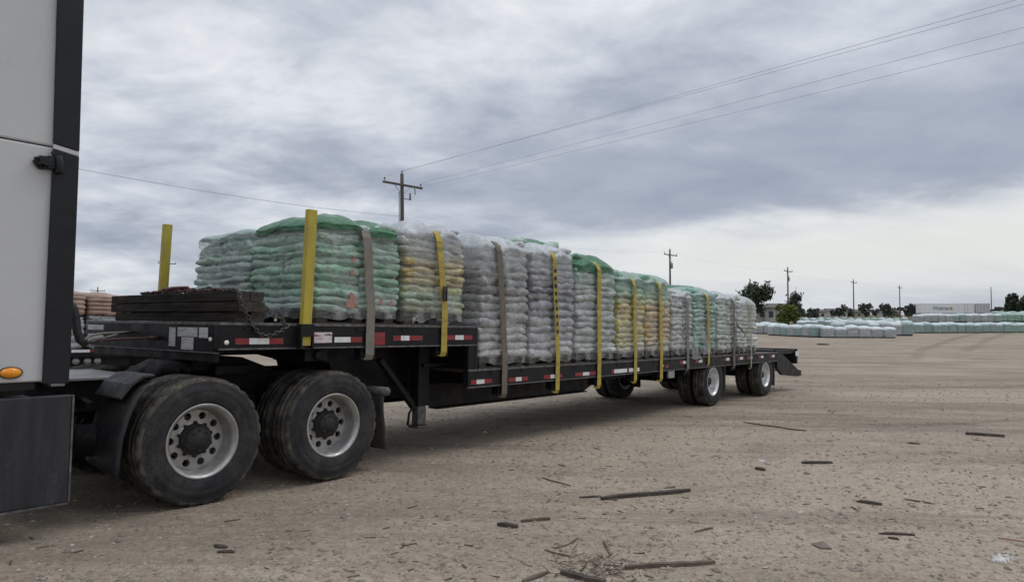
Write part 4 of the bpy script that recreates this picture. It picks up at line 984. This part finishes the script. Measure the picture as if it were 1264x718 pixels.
for x in (-3.4, .6):
    for y, s_ in ((14.18, -1), (16.32, 1)): wheel(bt, (x, y, .45), .45, .14, s_, True, M['rim_alu'], False)
for i, x in enumerate((3.75, 4.86, 5.45)):
    w_ = .54 if i < 1 else .29
    mb = cover(x+w_, 14.6, w_-.01, .55, 2.06 - .03*i, .05, 40+i, None, .06); m_ = film_sides(x+w_, 14.6, w_, .57, 1.62, 2.03-.03*i, 5, 50+i); mb.add(m_.v, m_.f); mb.m = [0]*len(mb.f); mb.fs = [True]*len(mb.f)
    single('bag_pallet', mb, M['brickbag'], (x+w_, 14.6, 1.6), ('reddish bag pallet on the parked flatbed, half hidden by the cab', 'reddish bag pallet on the parked flatbed beside the black air hose', 'reddish bag pallet on the parked flatbed next to the timber stack')[i], 'bag pallet', 'reddish bag pallets on the parked flatbed', frame=T)
    mb = cover(x+w_, 14.6, w_-.01, .55, 1.60, .06, 60+i, None, .03); m_ = film_sides(x+w_, 14.6, w_, .57, .99, 1.58, 5, 70+i); mb.add(m_.v, m_.f); mb.m = [0]*len(mb.f); mb.fs = [True]*len(mb.f)
    single('bag_pallet', mb, M['yard_white'], (x+w_, 14.6, .99), ('white bag layer under the reddish pallet nearest the cab', 'white bag layer under the middle reddish pallet', 'white bag layer under the reddish pallet by the timber stack')[i], 'bag pallet', 'white bag layers on the parked flatbed', frame=T)

# ------------------------------------------------------------------ yard rows of wrapped pallets
def yard_mesh(seed, mat, h=1.12, hw=.535, hd=.60):
    q = random.Random(seed); off = Vector((q.uniform(0,50), q.uniform(0,50), 0)); n = 40; rows = []
    for k in range(17):
        f_ = k/16; z = .10 + (h-.12)*f_; ph = (f_*8) % 1; row = []
        for j in range(n):
            th = 2*math.pi*j/n; x, y = rr_pt(th, hw, hd, 6); a = .02*math.sin(math.pi*ph) + .025*noise.noise(Vector((x*3, y*3, z*5)) + off) - .14*max(0, f_-.72)**2/.078
            l_ = math.hypot(x, y); row.append(Vector((x*(1+a/l_), y*(1+a/l_), z)))
        rows.append(row)
    for r_ in (.85,.6,.3,.03):
        row = []
        for j in range(n):
            th = 2*math.pi*j/n; x, y = rr_pt(th, hw-.14, hd-.14, 5); x *= r_; y *= r_
            row.append(Vector((x, y, h + .065*(1-r_**2) + .03*noise.noise(Vector((x*4, y*4, 3)) + off))))
        rows.append(row)
    mb = MB(); mb.grid(rows, True); mb.mi = 1; mb.sm = False
    for x in (-.40,-.05,.30): mb.box(x, x+.1, -.5, .5, 0, .10)
    return mesh_of(mb, 'yard_pallet', [mat, M['palletwood']])
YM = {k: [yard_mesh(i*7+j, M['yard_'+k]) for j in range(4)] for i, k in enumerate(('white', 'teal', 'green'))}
yq = random.Random(21)
def yard_row(p0, p1, kinds, label, group, depth=1, lv=1, hs=1.0, gaps=(), pitch=1.02):
    a, b = Vector(p0), Vector(p1); L = (b-a).length; t_ = (b-a).normalized(); nrm = Vector((-t_.y, t_.x, 0)); ang = math.atan2(t_.y, t_.x)
    if nrm.y < 0: nrm = -nrm
    n = max(1, int(L/pitch + .5))
    for i in range(n):
        if i in gaps: continue
        for d in range(depth):
            for v in range(lv):
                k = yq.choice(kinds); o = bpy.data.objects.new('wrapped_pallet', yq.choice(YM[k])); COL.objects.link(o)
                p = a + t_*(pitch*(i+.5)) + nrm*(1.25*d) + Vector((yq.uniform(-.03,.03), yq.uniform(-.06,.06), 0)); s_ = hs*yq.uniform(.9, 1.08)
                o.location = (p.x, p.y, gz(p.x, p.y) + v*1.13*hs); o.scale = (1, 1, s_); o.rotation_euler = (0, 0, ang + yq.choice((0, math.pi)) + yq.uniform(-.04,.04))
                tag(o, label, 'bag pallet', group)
yard_row(gp(1014,416.5), gp(1104,417), ['white'], 'low grey white wrapped pallet in the short nearest row right of the trailer tail', 'pallets of the short nearest row', hs=.93)
yard_row(gp(953,413.5), gp(1012,416.2), ['white','teal','white'], 'wrapped pallet in the low row reaching left behind the trailer tail', 'pallets of the low row behind the tail', hs=.95)
yard_row(gp(900,411.2), gp(955,412.2), ['white','teal'], 'bluish white wrapped pallet of the row behind the trailer tail', 'pallets of the bluish row behind the tail', depth=2, hs=1.05)
yard_row(gp(1030,413.8), gp(1126,414.3), ['white','white','teal'], 'white topped taller wrapped pallet behind the short nearest row', 'pallets behind the short nearest row', depth=2, hs=1.22)
yard_row(gp(1127,411.0), gp(1224,410.6), ['teal','white','teal'], 'grey teal wrapped pallet in the long middle row', 'pallets of the long middle row', depth=1, hs=1.0)
yard_row(gp(1225,410.6), gp(1330,410.2), ['green','teal'], 'greenish wrapped pallet at the right end of the long middle row', 'green pallets of the long middle row', depth=1, hs=1.0)
yard_row(gp(1129,407.5), gp(1236,407.2), ['white','white','teal'], 'white wrapped pallet stacked in the second row under the parked van trailer', 'white pallets stacked behind the middle row', lv=2, hs=.96)
yard_row(gp(1232,406.8), gp(1330,406.6), ['green'], 'green wrapped pallet stacked two high at the right edge', 'green pallets at the right edge', lv=2, hs=1.0)
yard_row(gp(1225,403.8), gp(1325,403.6), ['green','green','teal'], 'green wrapped pallet in the far stack at the right edge', 'green pallets of the far right stack', lv=2, hs=1.12)
yard_row(gp(985,405.0), gp(1110,404.8), ['white','teal'], 'pale wrapped pallet in the thin far row under the tree line', 'pallets of the thin far row', hs=1.1)
yard_row(gp(980,401.0), gp(1125,400.8), ['teal','green','teal'], 'teal wrapped pallet in the farthest row before the field', 'pallets of the farthest row', hs=1.25, pitch=1.6)

# ------------------------------------------------------------------ utility poles and wires
wire_dir = Vector((-.64, .77, 0)).normalized(); arm_dir = Vector((.77, .64, 0)).normalized()
def pole(px, base_D, top_py, label, arm=2.6, armd=None, tilt=0.0, can=True, low=False, h_extra=0):
    x = at_depth(px, HOR, base_D).x; z0 = gz(x, base_D); top = at_depth(px, top_py, base_D).z
    rt = root('utility_pole', (x, base_D, z0), label, 'utility pole', 'wooden utility poles')
    ad = armd or arm_dir; mb = MB(); H_ = top - z0
    lean = Vector((-tilt, 0, 0))
    P = lambda z: Vector((x, base_D, z0 + z)) + lean*(z/H_)
    mb.tube([P(H_*i/8) for i in range(9)], .15, 12, rr=[.17 - .06*i/8 for i in range(9)]); part('pole_shaft', mb, M['polewood'], rt)
    if arm:
        za = H_ - .75; c = P(za) + Vector((ad.y, -ad.x, 0))*.13
        mb = MB(); mb.beam(c - ad*arm/2 + Vector((0,0,.05)), c + ad*arm/2 - Vector((0,0,.05)), .10, .13); ca = part('crossarm', mb, M['polewood'], rt)
        mb = MB(); mb.beam(c - ad*.65, P(za-.62), .04, .02); mb.beam(c + ad*.65, P(za-.62), .04, .02); part('arm_brace', mb, M['galv'], ca)
        for p in (c - ad*(arm/2-.12) + Vector((0,0,.1)), c + ad*(arm/2-.12), P(H_ - .05)):
            mb = MB(); mb.tube([p, p+Vector((0,0,.10)), p+Vector((0,0,.16)), p+Vector((0,0,.2)), p+Vector((0,0,.26))], .05, 8, rr=[.02,.02,.06,.075,.03]); part('insulator', mb, M['ceramic'], rt)
    if can:
        zc = H_ - 2.6; c = P(zc) + ad*.30; mb = MB(); mb.tube([c + Vector((0,0,z)) for z in (0,.02,.75,.80)], .22, 14, rr=[.18,.22,.22,.16]); mb.tube([c + Vector((.05,0,.8)), c + Vector((.05,0,1.05))], .04, 8); part('transformer', mb, M['galv'], rt)
    if low:
        mb = MB(); c = P(H_-1.6) + ad*.1; mb.beam(c, c + ad*.5, .05, .05); c2 = c + ad*.5; mb.tube([c2 + Vector((0,0,-.05)), c2 + Vector((0,0,.4))], .06, 8); mb.beam(P(H_-.85) + ad*.95, P(H_-1.25) + ad*.98, .05, .05); part('cutout', mb, M['ceramic'], rt)
        mb = MB(); mb.tube([P(z) + Vector((-.17,-.1,0)) for z in (0, H_*.4, H_-1.2)], .035, 8); part('conduit', mb, M['galv'], rt)
    return rt, P, H_
p1, P1, H1 = pole(497.5, 44, 214.5, 'tall wooden utility pole with a wide crossarm rising behind the loaded pallets', 2.9, tilt=.12, can=False, low=True)
p2, P2, H2 = pole(827.5, 95, 308, 'utility pole with a grey transformer above the green topped pallets', 2.9)
p3, P3, H3 = pole(973, 132, 330, 'utility pole standing behind the bright green bush', 3.1)
p4, P4, H4 = pole(1054, 178, 345, 'utility pole among the low houses on the horizon', 3.3, can=False)
p5, P5, H5 = pole(1111, 212, 352, 'utility pole left of the parked white van trailer', 3.6, can=False)
p6, P6, H6 = pole(1224, 232, 354, 'bare thin pole right of the parked van trailer', 0, can=False)
p7, P7, H7 = pole(120, 150, 354.5, 'distant pole with a wide arm just right of the cab', 2.8, can=False)
p8, P8, H8 = pole(205, 105, 319, 'far utility pole whose crossarm shows behind the far yellow stake', 2.6, can=False)
# span poles outside the picture carry the wires
p0 = bpy.data.objects.new('utility_pole', None)
def offpole(x, y, label):
    rt = root('utility_pole', (x, y, gz(x, y)), label, 'utility pole', 'wooden utility poles'); mb = MB(); z0 = gz(x, y)
    mb.tube([(x, y, z0 + 11*i/6) for i in range(7)], .15, 12, rr=[.17-.05*i/6 for i in range(7)]); part('pole_shaft', mb, M['polewood'], rt)
    mb = MB(); c = Vector((x, y, z0+10.2)) + Vector((.1,-.1,0)); mb.beam(c - arm_dir*1.4, c + arm_dir*1.4, .1, .13); part('crossarm', mb, M['polewood'], rt)
bpy.data.objects.remove(p0)
offpole(33.0, -4.0, 'utility pole carrying the overhead wires on the right')
offpole(-34.0, 14.0, 'utility pole carrying the single wire on the left')
def wire(a, b, sag, label, r=.0065, n=40):
    a, b = Vector(a), Vector(b); mb = MB(); pts = []
    for i in range(n+1):
        f_ = i/n; p = a.lerp(b, f_); p.z -= 4*sag*f_*(1-f_); pts.append(p)
    mb.tube(pts, r, 5); return single('overhead_wire', mb, M['wire'], a, label, 'wire', 'overhead wires')
topz = gz(33,-4) + 10.45
def through(px, py, anchor, D, ext):         # a wire from the pole through a sight line, on to its next pole
    q = at_depth(px, py, D); a = Vector(anchor); return a + (q - a)*ext
A1 = P1(H1) + Vector((0,0,.2)); AL = P1(H1-.75) - arm_dir*1.33 + Vector((.08,-.1,.4)); AR = P1(H1-.75) + arm_dir*1.33 + Vector((.08,-.1,.3)); AM = AR - Vector((0,0,.28))
wire(A1, through(1264, 1, A1, 18.6, 1.7), .10, 'uppermost wire climbing to the top right corner')
wire(AL, through(1264, -7, AL, 17.8, 1.7), .10, 'wire running close beside the uppermost one')
wire(AR, through(1264, 30, AR, 19.6, 1.7), .10, 'third wire from the top at the right edge')
wire(AM, through(1264, 49, AM, 20.6, 1.7), .10, 'lowest of the wires at the right edge')
E1 = at_depth(100, 193, 27); AW = P1(H1-2.75)
wire(AW, AW + (E1-AW)*1.6, .55, 'single wire sagging from the tall pole towards the cab', .010)
for (pa, ha, pb, hb, nm) in ((P1,H1,P2,H2,'faint wire between the tall pole and the transformer pole'), (P2,H2,P3,H3,'faint wire from the transformer pole to the pole by the bush'), (P3,H3,P4,H4,'faint wire between the pole by the bush and the one among the houses'), (P4,H4,P5,H5,'faint wire ending at the pole beside the van trailer')):
    wire(pa(ha-.2 if pa is not P1 else ha-2.8), pb(hb-.2), .9, nm, .006)

# ------------------------------------------------------------------ trees, bushes, houses
def crown_mesh(seed, w, h, n, leaf, mat, blobs=16, spiky=False, low=.3):
    q = random.Random(seed); mb = MB(); cl = []
    for i in range(blobs):
        a = q.uniform(0, 6.28); r_ = q.uniform(.1, .62); zc = q.uniform(low, .84)
        cl.append((Vector((math.cos(a)*r_*w/2, math.sin(a)*r_*w/2, zc*h)), q.uniform(.14, .30)))
    for i in range(n):
        c, s = q.choice(cl); d = Vector((q.gauss(0,1), q.gauss(0,1), q.gauss(0,.8))).normalized() * (q.random()**.45) * s
        p = c + Vector((d.x*w*.62, d.y*w*.62, d.z*h*.75))
        if spiky and q.random() < .25: p += Vector((q.uniform(-.12,.12)*w, 0, q.uniform(.02,.12)*h))
        a = Vector((q.gauss(0,1), q.gauss(0,1), q.gauss(0,1))).normalized(); b = a.cross(Vector((q.gauss(0,1), q.gauss(0,1), q.gauss(0,1)))).normalized()
        l_ = leaf*q.uniform(.5, 1.3); k = .35 if spiky else .7
        mb.add([p - a*l_, p + b*l_*k, p + a*l_, p - b*l_*k], [(0,1,2,3)])
    return mb
def tree(px, D, top_py, wpx, mat, label, cat='tree', group=None, name='tree', seed=1, n=1300, leaf=.3, trunk=True, spiky=False, x=None):
    c = at_depth(px, HOR, D); zb = max(gz(c.x, D), .0); h = at_depth(px, top_py, D).z - zb + .2; w = wpx*D/F
    rt = root(name, (c.x, D, zb), label, cat, group); mb = crown_mesh(seed, w, h, n, leaf, mat, spiky=spiky, low=.3 if trunk else .14); mb.v = [v + Vector((c.x, D, zb)) for v in mb.v]
    part('crown', mb, mat, rt, fix=False)
    if trunk:
        mb = MB(); b = Vector((c.x, D, zb)); mb.tube([b + Vector((.05*i, 0, h*.5*i/4)) for i in range(5)], .2, 8, rr=[h*.03*(1-.14*i) for i in range(5)])
        for i in range(4):
            a = i*1.6 + seed; mb.tube([b + Vector((0,0,h*.3)), b + Vector((math.cos(a)*w*.15, math.sin(a)*w*.15, h*.5)), b + Vector((math.cos(a)*w*.3, math.sin(a)*w*.3, h*.68))], .08, 6, rr=[h*.016, h*.012, h*.006])
        part('trunk', mb, M['bark'], rt)
tree(932, 150, 349.5, 54, M['leaf_dark'], 'dark spiky juniper behind the end of the load', seed=3, n=2200, leaf=.55, spiky=True)
tree(981, 141, 361, 27, M['leaf_dark'], 'dark upright tree just behind the bright green bush', seed=5, n=1500, leaf=.4, spiky=True)
tree(973, 128, 374, 38, M['leaf_green'], 'bright green rounded bush in front of the pole', 'bush', name='bush', seed=6, n=2200, leaf=.28, trunk=False)
G1 = 'dark low trees on the horizon'
lab = 'dark rounded tree in the low tree line on the horizon'
for i, (px, tp, w, D) in enumerate(((1003,381,22,260),(1016,383,16,300),(1036,376,26,280),(1046,379,18,300),(1068,374,24,250),(1082,380,20,320),(1096,375,26,260),(1105,378,20,300),(1122,374.5,22,240),(1132,374,20,240),(1140,377,16,260),(1228,378,20,330),(1240,376,20,330),(1210,379,20,350),(1062,382,14,340),(1024,382,14,340),(990,381,14,300),(1148,381,18,340))):
    tree(px, D, tp, w, M['leaf_far'], lab, 'tree', G1, seed=30+i, n=520, leaf=.55)
for i in range(16):
    px = -60 + i*18; tree(px + yq.uniform(-5,5), 330, yq.uniform(379,384), yq.uniform(16,26), M['leaf_far'], 'far dark tree on the horizon behind the tractor', 'tree', 'dark trees on the horizon behind the tractor', seed=80+i, n=500, leaf=.7)
for i in range(9):
    px = 1290 + i*26; tree(px + yq.uniform(-6,6), 320, yq.uniform(376,381), yq.uniform(18,28), M['leaf_far'], 'dark tree on the horizon beyond the right edge', 'tree', 'dark trees on the horizon beyond the right edge', seed=120+i, n=500, leaf=.6)
for i in range(16):
    px = 300 + i*38; tree(px + yq.uniform(-9,9), 340, yq.uniform(379,383), yq.uniform(16,28), M['leaf_far'], 'dark tree on the horizon behind the loaded trailer', 'tree', 'dark trees on the horizon behind the trailer', seed=150+i, n=400, leaf=.7)
tree(1252, 190, 362, 30, M['leaf_dark'], 'big dark tree at the right edge of the horizon', seed=60, n=1600, leaf=.5)
tree(1272, 180, 360, 34, M['leaf_dark'], 'dark tree cut off by the right edge beside the big one', seed=61, n=1600, leaf=.5)

def house(px0, px1, eave_py, ridge_py, D, wall, label, depth=7, wins=2, name='house'):
    a, b = at_depth(px0, HOR, D), at_depth(px1, HOR, D); zb = gz(a.x, D); ze = at_depth(px0, eave_py, D).z; zr = at_depth(px0, ridge_py, D).z
    rt = root(name, ((a.x+b.x)/2, D, zb), label, 'house'); mb = MB(); mb.box(a.x, b.x, D, D+depth, zb-.2, ze); part('wall', mb, wall, rt)
    mb = MB(); mb.prism([(D-.5, ze-.1), (D-.5, ze+.02), (D+depth/2, zr), (D+depth+.5, ze+.02), (D+depth+.5, ze-.1), (D+depth/2, zr-.15)], a.x-.5, b.x+.5, 'x'); part('roof', mb, M['roof'], rt)
    mb = MB(); mb.prism([(D, ze), (D+depth/2, zr-.1), (D+depth, ze)], a.x+.05, b.x-.05, 'x'); part('gable', mb, wall, rt)
    hh = ze - zb
    for i in range(wins):
        x = a.x + (b.x-a.x)*(i+.5)/wins; mb = MB(); mb.box(x-.5, x+.5, D-.03, D+.02, zb+hh*.40, zb+hh*.78); w = part('window', mb, M['window'], rt)
        mb = MB(); mb.box(x-.58, x+.58, D-.05, D-.0, zb+hh*.36, zb+hh*.40); mb.box(x-.58,x+.58,D-.05,D-.0,zb+hh*.78,zb+hh*.82); part('window_frame', mb, M['house'], w)
    x = a.x + (b.x-a.x)*.3; mb = MB(); mb.box(x-.45, x+.45, D-.025, D+.02, zb, zb+2.0); part('door', mb, M['housebrown'], rt)
house(936, 957, 379.5, 376, 152, M['house'], 'pale low house with a dark roof behind the trailer tail')
house(956, 975, 379.5, 374, 158, M['housebrown'], 'tan wing of a low house partly behind the green bush', wins=1)
house(1011, 1020, 384.5, 381.5, 270, M['house'], 'tiny white house on the horizon right of the bush', wins=1)
house(1024, 1046, 384, 380.5, 290, M['house'], 'white house with a long dark roof on the horizon', wins=3)
house(1047, 1074, 384.5, 381.5, 310, M['housebrown'], 'tan house on the horizon around the foot of the pole', wins=3)
house(1089, 1094, 386, 384, 270, M['house'], 'tiny pale shed between dark trees on the horizon', wins=1, depth=4)
house(1103, 1112, 386, 382.5, 280, M['brickbag'], 'reddish small house beside the pole left of the van trailer', wins=1, depth=5)

# parked van trailer on the horizon
D = 198; zt, z0 = at_depth(1140, 374.2, D).z, None
xa, xb, xc = at_depth(1137, 380, D).x, at_depth(1203, 380, D).x, at_depth(1222, 380, D).x
zg = gz(xa, D) + .4; vb = at_depth(1140, 386.5, D).z
vt = root('van_trailer', ((xa+xb)/2, D, zg), 'white van trailer with dark blue lettering parked on the horizon', 'trailer')
mb = MB(); mb.box(xa, xb, D, D+2.6, vb, zt); part('van_body', mb, M['trailerwhite'], vt, .03)
mb = MB(); mb.box(xa+.2, xb-.2, D+.1, D+2.5, vb-.18, vb-.01); part('under_rail', mb, M['frame'], vt)
for x in (xa+1.6, xa+2.9, xb-2.2):
    w = sub_empty('wheel', vt)
    for y in (D+.18, D+2.4):
        mb = MB(); mb.lathe([(.28,-.14),(.42,-.15),(.5,-.11),(.5,.11),(.42,.15),(.28,.14)], (x, y, vb-.65), 24); part('tyre', mb, M['rubber'], w); mb = MB(); mb.lathe([(.28,-.12),(.22,-.05),(.05,-.04)], (x,y,vb-.65), 20); part('rim', mb, M['rim_alu'], w)
mb = MB()
for x in (xb-3.0, xb-2.1): mb.box(x, x+.12, D-.012, D-.002, vb+.1, zt-.1)
part('body_post', mb, M['trailergrey'], vt)
cu = bpy.data.curves.new('lettering', 'FONT'); cu.body = 'Walmart'; cu.size = 1.55; cu.extrude = .005; cu.materials.append(M['blue'])
to = bpy.data.objects.new('lettering', cu); COL.objects.link(to); dg_ = bpy.context.evaluated_depsgraph_get(); me_ = bpy.data.meshes.new_from_object(to.evaluated_get(dg_)); bpy.data.objects.remove(to); to = bpy.data.objects.new('lettering', me_); COL.objects.link(to); to.parent = vt; to.rotation_euler = (R(90), 0, 0)
lx = at_depth(1151.5, 380, D).x; to.location = (lx - (xa+xb)/2, -.03, (vb+zt)/2 - .5 - zg)
mb = MB(); sx, szz = at_depth(1174.5, 380, D).x, (vb+zt)/2 + .05
for i in range(6):
    a = i*math.pi/3 + math.pi/6; mb.beam((sx + .18*math.cos(a), D-.015, szz + .18*math.sin(a)), (sx + .5*math.cos(a), D-.015, szz + .5*math.sin(a)), .02, .14, up=(-math.sin(a), 0, math.cos(a)))
part('emblem', mb, M['spark'], vt)
v2 = root('van_trailer', ((xb+xc)/2, D, zg), 'shorter grey ribbed van trailer beside the lettered white one', 'trailer')
mb = MB(); mb.box(xb+.25, xc, D-.1, D+2.5, vb, zt-.02); part('van_body', mb, M['trailergrey'], v2, .03)
mb = MB(); k = 0; x = xb+.45
while x < xc-.1: mb.box(x, x+.10, D-.14, D-.10, vb+.05, zt-.06); x += .42
part('rib', mb, M['trailerwhite'], v2)
mb = MB(); mb.box(xb+.4, xc-.2, D+.1, D+2.3, vb-.2, vb-.01); part('under_rail', mb, M['frame'], v2)
for x in (xc-1.0, xc-2.1):
    w = sub_empty('wheel', v2); mb = MB(); mb.lathe([(.28,-.14),(.42,-.15),(.5,-.11),(.5,.11),(.42,.15),(.28,.14)], (x, D+.1, vb-.65), 24); part('tyre', mb, M['rubber'], w)
# pale marker post at the end of the white rows
c = gp(1114.5, 399); mb = MB(); mb.beam(c, c + Vector((.15,0,1.9)), .16, .16); mb.mi = 1; mb.box(c.x-.4,c.x+.4,c.y-.4,c.y+.4,c.z,c.z+.5)
single('marker_post', mb, [M['trailerwhite'], M['hub']], c, 'leaning white marker post in a dark footing behind the white rows', 'post')

# ------------------------------------------------------------------ sky, sun
w = bpy.data.worlds.new('World'); sc.world = w; w.use_nodes = True; t = NT(w.node_tree); bg = t.n['Background']
SUN_EL, SUN_AZ = R(52), R(70)        # azimuth from +Y towards +X
sk_ = t.node('ShaderNodeTexSky', sky_type='NISHITA'); sk_.sun_disc = False; sk_.sun_elevation = SUN_EL; sk_.sun_rotation = SUN_AZ
tc = t.node('ShaderNodeTexCoord').outputs['Generated']
nv = t.node('ShaderNodeVectorMath', operation='NORMALIZE'); t.l.new(tc, nv.inputs[0]); sx = t.node('ShaderNodeSeparateXYZ'); t.l.new(nv.outputs[0], sx.inputs[0])
X_, Y_, Z_ = sx.outputs
el = t.math('MAXIMUM', Z_, 0.0)
den = t.math('ADD', el, .24)
cv = t.node('ShaderNodeCombineXYZ'); t.l.new(t.math('DIVIDE', X_, den), cv.inputs[0]); t.l.new(t.math('DIVIDE', Y_, den), cv.inputs[1]); cv.inputs[2].default_value = .37
P_ = cv.outputs[0]
n1 = t.noise(t.map(P_, (1, 1, 1), (2.3, .7, 0)), 1.45, 7, .56, .25)
n2 = t.noise(t.map(P_, (.8, 1.1, 1), (7.1, 3.2, 0), (0,0,R(20))), 3.8, 7, .55, .3)
n3 = t.noise(t.map(P_, (.6, 1.0, 1), (1.4, 9.2, 0), (0,0,R(-12))), .42, 3, .5, .2)
n4 = t.noise(t.map(P_, (1, 1, 1), (4.4, 6.2, 0), (0,0,R(40))), 9.0, 6, .6, .6)
c_ = lambda n_, k_: t.math('MULTIPLY', t.math('SUBTRACT', n_, .5), k_)
az = t.math('ARCTAN2', X_, Y_)
# cloud light: broad variation plus finer wisps
b_ = t.math('ADD', t.math('ADD', c_(n1, 1.55), c_(n2, 1.15)), t.math('ADD', c_(n3, .7), c_(n4, .2)))
# the long dark bank low on the right, with its clear lower edge
edge = t.math('ADD', t.math('ADD', .098, t.math('MULTIPLY', az, .085)), t.math('ADD', t.math('MULTIPLY', t.math('SUBTRACT', n1, .5), .06), t.math('MULTIPLY', t.math('SUBTRACT', n2, .5), .04)))
rel = t.math('SUBTRACT', el, edge)
bank = t.math('MULTIPLY', t.ramp(rel, -.015, .03), t.ramp(rel, .24, .06))
bank = t.math('MULTIPLY', bank, t.ramp(az, -.25, .12))
glow = t.math('MULTIPLY', t.math('MULTIPLY', t.ramp(rel, .03, -.05), t.ramp(el, .0, .075)), t.ramp(az, -.1, .35))
streak = t.math('MULTIPLY', t.math('MULTIPLY', t.ramp(rel, .03, -.01), t.ramp(az, .1, .3)), c_(t.noise(t.map(P_, (.35, 1.6, 1), (3.4, 1.2, 0), (0,0,R(-25))), 1.6, 5, .55, .3), .9))
spot = t.math('MULTIPLY', t.ramp(t.math('ABSOLUTE', t.math('SUBTRACT', az, -.40)), .42, .0), t.ramp(t.math('ABSOLUTE', t.math('SUBTRACT', el, .245)), .075, .0))
left = t.math('MULTIPLY', t.ramp(az, .05, -.3), t.ramp(el, .22, .05))
calm = t.math('SUBTRACT', 1.0, t.math('MULTIPLY', t.ramp(rel, .30, .0), t.math('MULTIPLY', t.ramp(az, -.25, .15), .62)))
val = t.math('ADD', .55, t.math('MULTIPLY', t.math('MULTIPLY', b_, 1.0), calm))
val = t.math('SUBTRACT', val, t.math('MULTIPLY', bank, .27))
val = t.math('ADD', t.math('ADD', val, t.math('MULTIPLY', spot, .17)), t.math('ADD', t.math('MULTIPLY', glow, .38), streak))
val = t.math('SUBTRACT', val, t.math('MULTIPLY', left, .10))
rp = t.node('ShaderNodeValToRGB'); t.l.new(val, rp.inputs[0]); e = rp.color_ramp.elements
e[0].position = .10; e[0].color = (.33,.37,.46,1); e[1].position = .95; e[1].color = (.90,.92,.95,1)
for p_, c_ in ((.32,(.42,.46,.545,1)), (.52,(.56,.60,.675,1)), (.72,(.72,.75,.80,1))): k = rp.color_ramp.elements.new(p_); k.color = c_
warm = t.mix(t.math('MULTIPLY', glow, .8), rp.outputs[0], (.76,.765,.73))
haze_ = t.mix(t.ramp(el, .10, .0, 0, .35), warm, (.56,.62,.68))
up = t.ramp(el, .42, .95, 1.0, 2.1)         # the cloud deck is brightest overhead
sc_ = t.node('ShaderNodeVectorMath', operation='SCALE'); t.l.new(haze_, sc_.inputs[0]); t.l.new(t.math('MULTIPLY', up, 10.0), sc_.inputs['Scale'])
skc = t.mix(.94, sk_.outputs[0], sc_.outputs[0])
t.l.new(skc, bg.inputs['Color']); bg.inputs['Strength'].default_value = .10
sd = bpy.data.lights.new('sun', 'SUN'); so = bpy.data.objects.new('sun', sd); COL.objects.link(so)
sd.energy = 0.8; sd.angle = R(24); sd.color = (1, .96, .90)
dirv = Vector((math.sin(SUN_AZ)*math.cos(SUN_EL), math.cos(SUN_AZ)*math.cos(SUN_EL), math.sin(SUN_EL)))
so.rotation_euler = dirv.to_track_quat('Z', 'Y').to_euler(); so.location = (0, 0, 30)

vs_ = sc.view_settings; vs_.view_transform = 'Standard'; vs_.look = 'None'; vs_.exposure = 0.0; vs_.gamma = 1.0; vs_.use_curve_mapping = False
sc.render.engine = 'CYCLES'; sc.cycles.transparent_max_bounces = 16; sc.cycles.max_bounces = 6; sc.cycles.use_denoising = True
